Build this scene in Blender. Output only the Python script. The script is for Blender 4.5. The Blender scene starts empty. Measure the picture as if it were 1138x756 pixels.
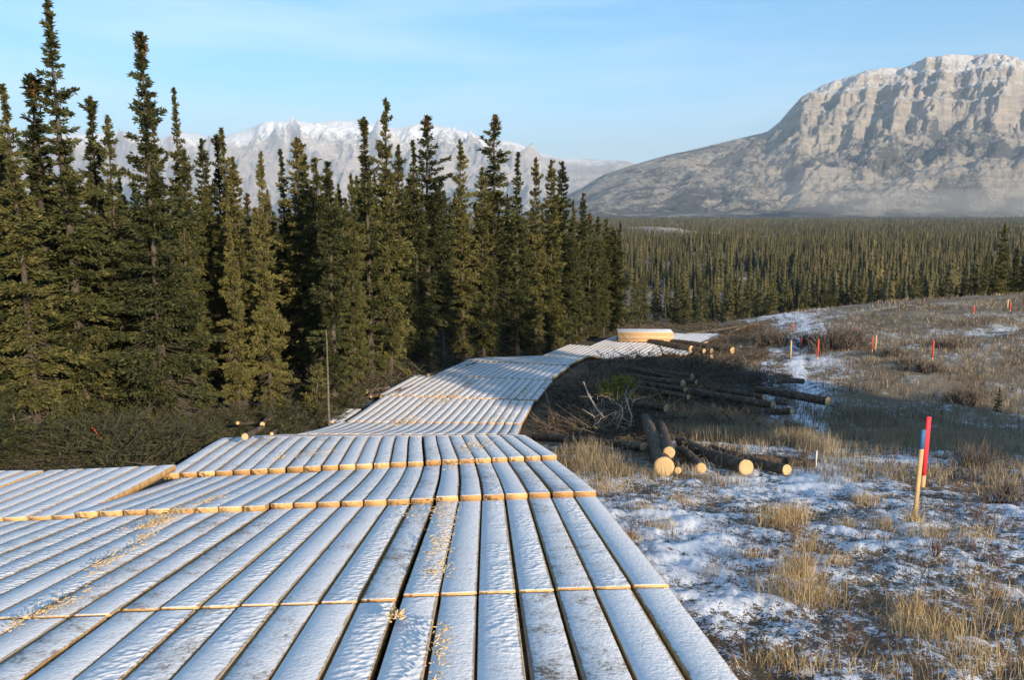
import bpy, math, random
import numpy as np
from mathutils import Vector
random.seed(7); RNG = np.random.default_rng(7)
C = bpy.context.scene.collection
sc = bpy.context.scene
R = math.radians

# ------------------------------------------------------------------ camera, sky, sun, exposure
CAMZ = 2.5
PITCH = R(8.97)
cam = bpy.data.cameras.new("camera"); camo = bpy.data.objects.new("camera", cam); C.objects.link(camo)
camo.location = (0, 0, CAMZ); camo.rotation_euler = (math.pi/2 - PITCH, 0, 0)
cam.sensor_width = 36; cam.lens = 36*900/1138; cam.clip_start = 0.1; cam.clip_end = 60000
sc.camera = camo
SUN_EL, SUN_AZ = 17.5, 146.0     # azimuth clockwise from +Y (the viewing direction)
EXPOSURE = 1.10
w = bpy.data.worlds.new("World"); sc.world = w; w.use_nodes = True
nt = w.node_tree; nt.nodes.clear()
out = nt.nodes.new('ShaderNodeOutputWorld'); bg = nt.nodes.new('ShaderNodeBackground')
sky = nt.nodes.new('ShaderNodeTexSky'); sky.sky_type = 'NISHITA'; sky.sun_disc = False
sky.sun_elevation = R(SUN_EL); sky.sun_rotation = R(SUN_AZ); sky.altitude = 1100
sky.air_density = 1.0; sky.dust_density = 0.25; sky.ozone_density = 2.8
bg.inputs[1].default_value = 0.108
tc = nt.nodes.new('ShaderNodeTexCoord'); mp = nt.nodes.new('ShaderNodeMapping'); mp.inputs['Scale'].default_value = (1.0, 1.0, 9.0)
mp.inputs['Rotation'].default_value = (0.0, 0.10, 0.0)
ns = nt.nodes.new('ShaderNodeTexNoise'); ns.inputs['Scale'].default_value = 1.6; ns.inputs['Detail'].default_value = 7; ns.inputs['Roughness'].default_value = 0.55
rp = nt.nodes.new('ShaderNodeValToRGB'); rp.color_ramp.elements[0].position = 0.44; rp.color_ramp.elements[1].position = 0.80
rp.color_ramp.elements[0].color = (0, 0, 0, 1); rp.color_ramp.elements[1].color = (.5, .5, .5, 1)
mx = nt.nodes.new('ShaderNodeMix'); mx.data_type = 'RGBA'; mx.inputs[7].default_value = (6.4, 6.6, 6.8, 1)
L = nt.links.new
L(tc.outputs['Generated'], mp.inputs['Vector']); L(mp.outputs[0], ns.inputs['Vector']); L(ns.outputs['Fac'], rp.inputs[0])
L(rp.outputs[0], mx.inputs[0]); hs = nt.nodes.new('ShaderNodeHueSaturation'); hs.inputs['Saturation'].default_value = 1.26; hs.inputs['Hue'].default_value = .491; L(sky.outputs[0], hs.inputs['Color']); L(hs.outputs[0], mx.inputs[6]); L(mx.outputs[2], bg.inputs[0]); L(bg.outputs[0], out.inputs[0])
sl = bpy.data.lights.new("sun", 'SUN'); sl.energy = 5.0; sl.angle = R(0.55); sl.color = (1.0, 0.83, 0.62)
so = bpy.data.objects.new("sun", sl); C.objects.link(so)
sd = Vector((math.sin(R(SUN_AZ))*math.cos(R(SUN_EL)), math.cos(R(SUN_AZ))*math.cos(R(SUN_EL)), math.sin(R(SUN_EL))))
so.rotation_euler = sd.to_track_quat('Z', 'Y').to_euler(); so.location = (20, -40, 40)
sc.view_settings.view_transform = 'Standard'; sc.view_settings.look = 'None'
sc.view_settings.exposure = EXPOSURE; sc.view_settings.gamma = 1; sc.view_settings.use_curve_mapping = False
sc.cycles.max_bounces = 5; sc.cycles.diffuse_bounces = 2; sc.cycles.glossy_bounces = 1; sc.cycles.transmission_bounces = 1
sc.cycles.volume_bounces = 0; sc.cycles.transparent_max_bounces = 6; sc.cycles.use_denoising = True
HAZE = 6.0e-5

# ------------------------------------------------------------------ noise
def _h(ix, iy, seed):
    n = (ix.astype(np.int64)*374761393 + iy.astype(np.int64)*668265263 + seed*1442695041) & 0xFFFFFFFF
    n = ((n ^ (n >> 13))*1274126177) & 0xFFFFFFFF
    n = n ^ (n >> 16)
    return (n & 0xFFFFFF)/float(0xFFFFFF)
def noise(x, y, seed=0):
    x = np.asarray(x, float); y = np.asarray(y, float)
    ix = np.floor(x); iy = np.floor(y); fx = x-ix; fy = y-iy
    def g(a, b):
        t = _h(ix+a, iy+b, seed)*2*np.pi
        return np.cos(t)*(fx-a) + np.sin(t)*(fy-b)
    u = fx*fx*fx*(fx*(fx*6-15)+10); v = fy*fy*fy*(fy*(fy*6-15)+10)
    return 1.5*((g(0,0)*(1-u)+g(1,0)*u)*(1-v) + (g(0,1)*(1-u)+g(1,1)*u)*v)
def fbm(x, y, seed=0, o=5, gain=.5):
    r = 0; a = 1.0; f = 1.0
    for k in range(o):
        r = r + a*noise(np.asarray(x)*f, np.asarray(y)*f, seed+k*17); a *= gain; f *= 2.03
    return r
def ridged(x, y, seed=0, o=5, gain=.5):
    r = 0; a = 1.0; f = 1.0
    for k in range(o):
        r = r + a*(1-np.abs(noise(np.asarray(x)*f, np.asarray(y)*f, seed+k*13))*2); a *= gain; f *= 2.07
    return r/2
def ss(a, b, x):
    t = np.clip((np.asarray(x, float)-a)/(b-a), 0, 1); return t*t*(3-2*t)

# ------------------------------------------------------------------ materials
def mat(name):
    m = bpy.data.materials.new(name); m.use_nodes = True
    n = m.node_tree; b = n.nodes['Principled BSDF']; b.inputs['Roughness'].default_value = .85
    b.inputs['Specular IOR Level'].default_value = .25
    return m, n, b
def N(n, t, **k):
    x = n.nodes.new(t)
    for a, v in k.items():
        if a.startswith('i_'): x.inputs[a[2:].replace('_', ' ')].default_value = v
        else: setattr(x, a, v)
    return x
def ramp(n, fac, stops):
    r = n.nodes.new('ShaderNodeValToRGB'); e = r.color_ramp.elements
    while len(e) < len(stops): e.new(.5)
    for q, (p, c) in zip(e, stops):
        q.position = p; q.color = (c if isinstance(c, tuple) else (c, c, c)) + (1,)
    n.links.new(fac, r.inputs[0]); return r.outputs[0]
def mixc(n, fac, a, b, mode='MIX'):
    m = n.nodes.new('ShaderNodeMix'); m.data_type = 'RGBA'; m.blend_type = mode
    for s, v in ((0, fac), (6, a), (7, b)):
        if isinstance(v, (tuple, float, int)): m.inputs[s].default_value = (v + (1,)) if isinstance(v, tuple) else v
        else: n.links.new(v, m.inputs[s])
    return m.outputs[2]
def mth(n, op, a, b=None, c=None, clamp=False):
    m = n.nodes.new('ShaderNodeMath'); m.operation = op; m.use_clamp = clamp
    for s, v in ((0, a), (1, b), (2, c)):
        if v is None: continue
        if isinstance(v, (float, int)): m.inputs[s].default_value = v
        else: n.links.new(v, m.inputs[s])
    return m.outputs[0]
def tnoise(n, scale, detail=4, rough=.55, vec=None, stretch=None, obj=False):
    t = n.nodes.new('ShaderNodeTexCoord'); x = n.nodes.new('ShaderNodeTexNoise')
    x.inputs['Scale'].default_value = scale; x.inputs['Detail'].default_value = detail; x.inputs['Roughness'].default_value = rough
    src = vec or t.outputs['Object']
    if stretch:
        p = n.nodes.new('ShaderNodeMapping'); p.inputs['Scale'].default_value = stretch; n.links.new(src, p.inputs[0]); src = p.outputs[0]
    n.links.new(src, x.inputs['Vector']); return x.outputs['Fac']
def bump(n, b, h, strength=.5, dist=.02):
    u = n.nodes.new('ShaderNodeBump'); u.inputs['Strength'].default_value = strength; u.inputs['Distance'].default_value = dist
    n.links.new(h, u.inputs['Height']); n.links.new(u.outputs[0], b.inputs['Normal'])
def simple(name, stops, scale=8, rough=.85, detail=4, stretch=None, rnd=0.0, bumpd=0):
    m, n, b = mat(name)
    f = tnoise(n, scale, detail, stretch=stretch)
    if rnd:
        o = n.nodes.new('ShaderNodeObjectInfo'); f = mth(n, 'ADD', f, mth(n, 'MULTIPLY', mth(n, 'SUBTRACT', o.outputs['Random'], .5), rnd))
    n.links.new(ramp(n, f, stops), b.inputs['Base Color']); b.inputs['Roughness'].default_value = rough
    if bumpd: bump(n, b, f, .6, bumpd)
    return m

def foliage(name, dark, mid, lite, scale=2.2, rnd=.35):
    m, n, b = mat(name)
    o = n.nodes.new('ShaderNodeObjectInfo')
    f1 = tnoise(n, scale, 3); f2 = tnoise(n, 26, 3, .7) if rnd else tnoise(n, .012, 4)
    f = mth(n, 'ADD', mth(n, 'MULTIPLY', f1, .5), mth(n, 'MULTIPLY', f2, .5))
    f = mth(n, 'ADD', f, mth(n, 'MULTIPLY', mth(n, 'SUBTRACT', o.outputs['Random'], .5), rnd*.5))
    n.links.new(ramp(n, f, [(.34, dark), (.5, mid), (.68, lite)]), b.inputs['Base Color'])
    b.inputs['Roughness'].default_value = .7; b.inputs['Specular IOR Level'].default_value = .2
    return m
M_NEEDLE = foliage('spruce_needles', (.016, .021, .009), (.058, .062, .019), (.185, .155, .045))
M_FAR = foliage('far_spruce_needles', (.030, .030, .013), (.070, .062, .024), (.165, .125, .048), scale=.09, rnd=0)
M_SLASH = foliage('shade_darkened_cut_boughs', (.012, .015, .007), (.034, .037, .015), (.085, .076, .030))  # cut needles, colour darkened further to carry the shadow in the brush
M_YELLOWBOUGH = foliage('fresh_bough_needles', (.09, .09, .02), (.17, .15, .03), (.24, .21, .05))
M_CONES = simple('spruce_cone_tuft', [(.35, (.10, .045, .018)), (.65, (.22, .105, .035))], 9)
M_BARK = simple('spruce_bark', [(.3, (.04, .032, .025)), (.55, (.085, .066, .05)), (.75, (.15, .12, .09))], 9, stretch=(1, 1, .35), bumpd=.02)
M_LOGBARK = simple('cut_log_bark', [(.3, (.038, .028, .020)), (.52, (.10, .073, .05)), (.74, (.21, .16, .115))], 7, bumpd=.03, detail=6)
M_DEAD = simple('dead_grey_wood', [(.3, (.075, .062, .048)), (.7, (.19, .155, .12))], 14, bumpd=.004)
M_TWIG = simple('dry_twigs', [(.3, (.07, .055, .040)), (.7, (.22, .175, .13))], 3)
M_PALEWOOD = simple('pale_split_wood', [(.3, (.40, .27, .14)), (.7, (.62, .46, .27))], 12)
def endgrain():
    m, n, b = mat('sawn_log_end')
    tc = n.nodes.new('ShaderNodeTexCoord'); wv = n.nodes.new('ShaderNodeTexWave'); wv.wave_type = 'RINGS'; wv.rings_direction = 'Z'
    wv.inputs['Scale'].default_value = 5; wv.inputs['Distortion'].default_value = 2.5
    n.links.new(tc.outputs['UV'], wv.inputs[0])
    f = tnoise(n, 3.5, 5)
    c = ramp(n, mth(n, 'ADD', mth(n, 'MULTIPLY', wv.outputs['Fac'], .4), mth(n, 'MULTIPLY', f, .6)), [(.2, (.34, .21, .10)), (.48, (.56, .38, .18)), (.8, (.68, .49, .26))])
    n.links.new(c, b.inputs['Base Color']); return m
M_END = endgrain()

def plank_mat():
    # pale new softwood with a coat of frost and snow lying on the upward faces; bare strips at the plank edges (uv.x runs across)
    m, n, b = mat('frosted_plank')
    oi = n.nodes.new('ShaderNodeObjectInfo')
    geo = n.nodes.new('ShaderNodeNewGeometry'); sep = n.nodes.new('ShaderNodeSeparateXYZ'); n.links.new(geo.outputs['True Normal'], sep.inputs[0])
    uv = n.nodes.new('ShaderNodeUVMap'); su = n.nodes.new('ShaderNodeSeparateXYZ'); n.links.new(uv.outputs[0], su.inputs[0])
    grain = tnoise(n, 5, 5, vec=uv.outputs[0], stretch=(14, 1.2, 1))
    rr = mth(n, 'MULTIPLY', mth(n, 'SUBTRACT', oi.outputs['Random'], .5), .35)
    g2 = mth(n, 'ADD', grain, rr)
    wood = ramp(n, g2, [(.28, (.40, .22, .085)), (.5, (.62, .37, .15)), (.75, (.78, .52, .24))])
    top_wood = ramp(n, g2, [(.28, (.20, .145, .10)), (.5, (.34, .26, .185)), (.75, (.44, .35, .26))])
    pos = geo.outputs['Position']
    f1 = tnoise(n, 1.1, 5, vec=pos); f2 = tnoise(n, 26, 4, vec=pos, rough=.65); f3 = tnoise(n, 5.5, 3, vec=pos)
    edge = mth(n, 'ABSOLUTE', mth(n, 'SUBTRACT', su.outputs[0], mth(n, 'ADD', .47, mth(n, 'MULTIPLY', oi.outputs['Random'], .09))))          # 0 centre .5 edge
    e2 = mth(n, 'MULTIPLY', mth(n, 'SUBTRACT', edge, .435), 7.0)
    cov = mth(n, 'SUBTRACT', mth(n, 'ADD', mth(n, 'MULTIPLY', f1, .55), mth(n, 'MULTIPLY', mth(n, 'SUBTRACT', f2, .2), .8)), mth(n, 'MAXIMUM', e2, 0.0))
    cov = mth(n, 'ADD', cov, mth(n, 'MULTIPLY', mth(n, 'SUBTRACT', f3, .5), .7)); cov = mth(n, 'ADD', cov, .19)
    cov = mth(n, 'ADD', cov, mth(n, 'MULTIPLY', mth(n, 'SUBTRACT', mth(n, 'POWER', oi.outputs['Random'], .5), .66), .34))
    cover = ramp(n, cov, [(.33, .05), (.47, .66), (.64, .95)])
    snowc = ramp(n, f2, [(.3, (.78, .78, .79)), (.6, (.90, .90, .90))])
    topc = mixc(n, cover, top_wood, snowc)
    up = ramp(n, sep.outputs[2], [(.55, 0.0), (.75, 1.0)])
    n.links.new(mixc(n, up, wood, topc), b.inputs['Base Color'])
    b.inputs['Roughness'].default_value = .75
    hh = mth(n, 'ADD', mth(n, 'MULTIPLY', cover, .10), mth(n, 'ADD', mth(n, 'MULTIPLY', f2, .55), mth(n, 'MULTIPLY', f3, .5)))
    vo = n.nodes.new('ShaderNodeTexVoronoi'); vo.inputs['Scale'].default_value = 13; n.links.new(pos, vo.inputs['Vector'])
    rnd2 = mth(n, 'FRACT', mth(n, 'MULTIPLY', oi.outputs['Random'], 7.31))
    tr = mth(n, 'MULTIPLY', ramp(n, rnd2, [(.52, 0.0), (.60, 1.0)]), ramp(n, f1, [(.40, 0.0), (.52, 1.0)]))
    hh = mth(n, 'ADD', hh, mth(n, 'MULTIPLY', mth(n, 'MULTIPLY', vo.outputs['Distance'], tr), 1.3))
    bump(n, b, hh, .8, .03)
    return m
M_PLANK = plank_mat()
M_UNDER = simple('mat_cross_boards', [(.3, (.10, .065, .035)), (.7, (.24, .16, .09))], 6)
M_SHAVE = simple('wood_shavings', [(.3, (.55, .36, .16)), (.7, (.78, .58, .32))], 30)
def paint(name, c, r=.7):
    return simple(name, [(.35, tuple(q*.82 for q in c)), (.65, c)], 25, r)
M_PINK = paint('fluorescent_red_paint', (.90, .055, .075)); M_BLUE = paint('blue_paint', (.05, .17, .33)); M_LATH = simple('stake_wood', [(.3, (.42, .28, .13)), (.7, (.60, .43, .22))], 18, stretch=(4, 4, .6))
M_RED = paint('red_flagging', (.72, .075, .04)); M_WHITE = paint('white_plastic', (.75, .74, .7))

def ground_mat():
    m, n, b = mat('snow_and_dead_grass_ground')
    geo = n.nodes.new('ShaderNodeNewGeometry'); pos = geo.outputs['Position']
    at = N(n, 'ShaderNodeAttribute', attribute_name='snow'); aw = N(n, 'ShaderNodeAttribute', attribute_name='wood'); ad = N(n, 'ShaderNodeAttribute', attribute_name='dry'); sa = N(n, 'ShaderNodeAttribute', attribute_name='sand')
    f = tnoise(n, 9, 6, .75, vec=pos, stretch=(1, .8, 1)); ff = tnoise(n, 38, 4, .7, vec=pos); lo = tnoise(n, .35, 4, vec=pos)
    s = mth(n, 'ADD', at.outputs['Fac'], mth(n, 'ADD', mth(n, 'MULTIPLY', mth(n, 'SUBTRACT', f, .5), 1.9), mth(n, 'MULTIPLY', mth(n, 'SUBTRACT', ff, .5), 1.5)))
    sm = ramp(n, s, [(.47, 0.0), (.56, 1.0)])
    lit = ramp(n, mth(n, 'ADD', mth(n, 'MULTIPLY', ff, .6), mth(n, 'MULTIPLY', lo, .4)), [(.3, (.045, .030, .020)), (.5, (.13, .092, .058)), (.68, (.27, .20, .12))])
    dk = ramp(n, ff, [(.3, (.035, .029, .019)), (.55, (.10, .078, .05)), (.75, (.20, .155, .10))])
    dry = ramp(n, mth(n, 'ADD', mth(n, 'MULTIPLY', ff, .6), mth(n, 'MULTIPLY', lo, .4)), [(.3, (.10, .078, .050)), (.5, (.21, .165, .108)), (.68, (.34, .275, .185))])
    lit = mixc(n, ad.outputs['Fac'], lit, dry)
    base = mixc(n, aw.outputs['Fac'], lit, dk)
    c = mixc(n, sm, base, (.74, .77, .82))
    sand = ramp(n, lo, [(.35, (.24, .19, .13)), (.65, (.42, .36, .29))])
    n.links.new(mixc(n, sa.outputs['Fac'], c, sand), b.inputs['Base Color'])
    b.inputs['Roughness'].default_value = .9
    bump(n, b, mth(n, 'ADD', mth(n, 'MULTIPLY', sm, .6), mth(n, 'MULTIPLY', ff, .6)), .7, .03)
    return m
M_GROUND = ground_mat()

# ------------------------------------------------------------------ mesh helpers
def mesh(name, V, F, m, uv=None, smooth=False, idx=None, mats=None):
    V = np.asarray(V, np.float32).reshape(-1, 3); F = np.asarray(F, np.int32)
    me = bpy.data.meshes.new(name); k = F.shape[1]
    me.vertices.add(len(V)); me.vertices.foreach_set('co', V.ravel())
    me.loops.add(F.size); me.loops.foreach_set('vertex_index', F.ravel())
    me.polygons.add(len(F)); me.polygons.foreach_set('loop_start', np.arange(0, F.size, k, dtype=np.int32))
    me.polygons.foreach_set('loop_total', np.full(len(F), k, np.int32))
    for q in (mats or [m]): me.materials.append(q)
    if idx is not None: me.polygons.foreach_set('material_index', np.asarray(idx, np.int32))
    if smooth is True: me.polygons.foreach_set('use_smooth', np.ones(len(F), bool))
    elif smooth is not False: me.polygons.foreach_set('use_smooth', np.asarray(smooth, bool))
    if uv is not None:
        l = me.uv_layers.new(name='UVMap'); l.data.foreach_set('uv', np.asarray(uv, np.float32)[F.ravel()].ravel())
    me.update(); me.validate()
    return me
def obj(name, me, parent=None):
    o = bpy.data.objects.new(name, me); C.objects.link(o)
    if parent: o.parent = parent
    return o
def tag(o, label=None, cat=None, group=None, kind=None):
    if label: o['label'] = label
    if cat: o['category'] = cat
    if group: o['group'] = group
    if kind: o['kind'] = kind
    return o
def empty(name, loc, label=None, cat=None, group=None, rz=0):
    e = bpy.data.objects.new(name, None); C.objects.link(e); e.location = loc; e.rotation_euler = (0, 0, rz); e.empty_display_size = .2
    return tag(e, label, cat, group)
def cat_meshes(parts):
    Vs, Fs, o = [], [], 0
    for V, F in parts:
        Vs.append(np.asarray(V, float).reshape(-1, 3)); Fs.append(np.asarray(F)+o); o += len(Vs[-1])
    return np.concatenate(Vs), np.concatenate(Fs)
def tube(P, rad, k=8, cap=True, jit=0, rng=RNG):
    """tapered tube along points; quads (caps as degenerate-free fans are quads to a centre ring)"""
    P = np.asarray(P, float); n = len(P); rad = np.broadcast_to(np.asarray(rad, float), (n,))
    T = np.gradient(P, axis=0); T /= np.linalg.norm(T, axis=1)[:, None]+1e-9
    ref = np.array([0, 0, 1.0]) if abs(T[0][2]) < .9 else np.array([1.0, 0, 0])
    V = []
    for i in range(n):
        a = np.cross(T[i], ref); a /= np.linalg.norm(a); b = np.cross(T[i], a)
        th = np.arange(k)/k*2*np.pi
        rr = rad[i]*(1+jit*rng.uniform(-1, 1, k))
        V.append(P[i]+(np.cos(th)*rr)[:, None]*a+(np.sin(th)*rr)[:, None]*b)
    V = np.concatenate(V); F = []
    for i in range(n-1):
        for j in range(k):
            F.append((i*k+j, i*k+(j+1) % k, (i+1)*k+(j+1) % k, (i+1)*k+j))
    return V, np.array(F)
def sticks(A, B, r0, r1):
    """many 3-sided tapered sticks from A to B (arrays)"""
    A = np.asarray(A, float); B = np.asarray(B, float); n = len(A)
    r0 = np.broadcast_to(r0, (n,)); r1 = np.broadcast_to(r1, (n,))
    D = B-A; D /= np.linalg.norm(D, axis=1)[:, None]+1e-9
    ref = np.where(np.abs(D[:, 2:3]) < .9, np.array([[0, 0, 1.0]]), np.array([[1.0, 0, 0]]))
    a = np.cross(D, ref); a /= np.linalg.norm(a, axis=1)[:, None]; b = np.cross(D, a)
    V = np.zeros((n, 6, 3))
    for j in range(3):
        t = j*2*np.pi/3; o = np.cos(t)*a+np.sin(t)*b
        V[:, j] = A+o*r0[:, None]; V[:, 3+j] = B+o*r1[:, None]
    f = np.array([[0, 1, 4, 3], [1, 2, 5, 4], [2, 0, 3, 5]])
    F = (np.arange(n)[:, None, None]*6+f).reshape(-1, 4)
    return V.reshape(-1, 3), F
def sprays(P, D, ln, wd, rng):
    """needle sprays: lozenge quads at P along D"""
    n = len(P); D = D/np.linalg.norm(D, axis=1)[:, None]
    r = rng.normal(size=(n, 3)); S = np.cross(D, r); S /= np.linalg.norm(S, axis=1)[:, None]+1e-9
    V = np.zeros((n, 4, 3))
    V[:, 0] = P; V[:, 1] = P+D*(ln*.45)[:, None]+S*(wd*.5)[:, None]; V[:, 2] = P+D*ln[:, None]; V[:, 3] = P+D*(ln*.45)[:, None]-S*(wd*.5)[:, None]
    return V.reshape(-1, 3), np.arange(n*4).reshape(-1, 4)

# ------------------------------------------------------------------ terrain height
_Y = np.array([-900, -300, -120, -60, -20, 0, 6.75, 11.5, 15, 18, 21, 25, 29, 33, 38, 44, 48, 50.5, 53.5, 57, 62, 70, 76, 84, 110, 150, 250, 600, 3000, 6000, 20000], float)
_Z = np.array([-22, -9, -4, -2.6, -2.2, -2.55, -3.62, -4.50, -5.22, -5.72, -6.22, -7.3, -8.35, -8.72, -8.7, -8.85, -8.98, -9.22, -10.15, -10.25, -10.15, -10.35, -10.75, -12.8, -18, -21.6, -24, -27, -31, -31, -31], float)
_ty = np.arange(-900, 700, .5); _tz = np.interp(_ty, _Y, _Z)
_k = np.exp(-np.linspace(-2, 2, 9)**2); _k /= _k.sum(); _tz = np.convolve(np.pad(_tz, 4, mode='edge'), _k, 'valid')
def H(X, Y):
    X = np.asarray(X, float); Y = np.asarray(Y, float); X, Y = np.broadcast_arrays(X, Y)
    z = np.where(Y < 690, np.interp(Y, _ty, _tz), np.interp(Y, _Y, _Z))
    z = z + .032*np.clip(X-1.2, -12, 0)*ss(-8, 2, Y)*(1-ss(15, 21, Y))          # pad tips down to the left
    fade = 1-ss(82, 120, Y)
    z = z + 5.0*ss(16, 40, X-.35*np.clip(Y, 0, 90))*ss(-70, -22, Y)*(1-ss(8, 34, Y))  # out-of-frame rise added under the shade-casting spruces
    z = z + (2.7*ss(12, 40, X)+.07*np.clip(X-40, 0, 90))*ss(26, 62, Y)*fade      # slope rising on the right
    z = z + 1.2*ss(10, 34, X)*(1-ss(26, 60, Y))*ss(-30, 4, Y)*.25
    z = z + .55*ss(-7, -13, X)*ss(20, 30, Y)*fade
    z = z + .10*fbm(X/6, Y/6, 3, 3)*ss(1.8, 5, np.abs(X+3)-3.5)*(1-ss(90, 200, Y))
    z = z + np.where(Y > 120, (1.6*fbm(X/160, Y/160, 5, 3)+3.5*noise(X/420, Y/300, 15)*(1-ss(1500, 3000, Y)))*ss(120, 400, Y), 0)
    for (bx, by, ex, ey, wd, hh) in BANKS:
        d = seg_d(X, Y, bx, by, ex, ey); z = z + hh*(1-ss(wd*.45, wd, d))
    return z + CAMZ
def seg_d(X, Y, x0, y0, x1, y1):
    dx, dy = x1-x0, y1-y0; t = np.clip(((X-x0)*dx+(Y-y0)*dy)/(dx*dx+dy*dy), 0, 1)
    return np.hypot(X-x0-t*dx, Y-y0-t*dy)
def wpt(px, dist): return ((px-569)/900*dist, dist)
BANKS = []
for (p0, d0, p1, d1, wd, hh) in [(706, 1350, 745, 1120, 26, 6.5), (752, 1060, 788, 960, 16, 6), (812, 860, 832, 790, 8, 6), (842, 740, 866, 670, 8, 6), (788, 372, 800, 368, 4, 3)]:
    BANKS.append((*wpt(p0, d0), *wpt(p1, d1), wd, hh))
cp, sp = math.cos(PITCH), math.sin(PITCH)
def ray(px, py):
    x = (px-569)/900; y = -(py-378)/900
    return np.array([x, cp+sp*y, -sp+cp*y])       # depth 1 along the optical axis
def at_depth(px, py, zc): return np.array([0, 0, CAMZ])+ray(px, py)*zc
def at_ground(px, py, up=0.0, tmax=3000):
    r = ray(px, py); t = 2.0
    while t < tmax:
        p = np.array([0, 0, CAMZ])+r*t
        if p[2] < float(H(p[0], p[1]))+up:
            lo, hi = t-max(.1, t*.004), t
            for _ in range(18):
                mi = (lo+hi)/2; q = np.array([0, 0, CAMZ])+r*mi
                if q[2] < float(H(q[0], q[1]))+up: hi = mi
                else: lo = mi
            return np.array([0, 0, CAMZ])+r*hi
        t += max(.1, t*.004)
    return np.array([0, 0, CAMZ])+r*tmax

# ------------------------------------------------------------------ road of timber mats: right edge curve
_rY = np.array([-4, 2, 5, 14, 17, 20, 24, 28, 31.5, 36, 40, 44, 50, 57, 64, 72], float)
_rX = np.array([1.75, 1.62, 1.5, 1.22, .92, .50, .18, .20, .42, 1.05, 1.85, 2.9, 5.0, 7.9, 11.6, 16.5], float)
yy = np.arange(-4, 72, .1); xx = np.interp(yy, _rY, _rX); kk = np.exp(-np.linspace(-2, 2, 31)**2); kk /= kk.sum()
xx = np.convolve(np.pad(xx, 15, mode='reflect', reflect_type='odd'), kk, 'valid')
_s = np.concatenate([[0], np.cumsum(np.hypot(np.diff(xx), np.diff(yy)))]); _s = _s-4+0.0
def road(s, t):
    s = np.asarray(s, float); x = np.interp(s, _s, xx); y = np.interp(s, _s, yy)
    x2 = np.interp(s+.4, _s, xx); y2 = np.interp(s+.4, _s, yy); x1 = np.interp(s-.4, _s, xx); y1 = np.interp(s-.4, _s, yy)
    dx, dy = x2-x1, y2-y1; l = np.hypot(dx, dy); return x-dy/l*t, y+dx/l*t
def road_mask(X, Y, pad=0):
    i = np.clip(((np.asarray(Y)+4)/.1).astype(int), 0, len(yy)-1); t = xx[i]-np.asarray(X)
    wid = np.where(np.asarray(Y) < 16.7, 14.0, 8.2); wid = np.where(np.asarray(Y) > 25, 7.4, wid); wid = np.where(np.asarray(Y) > 41, 6.6, wid); wid = np.where(np.asarray(Y) > 50.3, 5.2, wid); lo_ = np.where(np.asarray(Y) > 54.5, -4.5, 0)
    return (t > lo_-pad) & (t < wid+pad) & (np.asarray(Y) < 68) & (np.asarray(Y) > -6)

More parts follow.
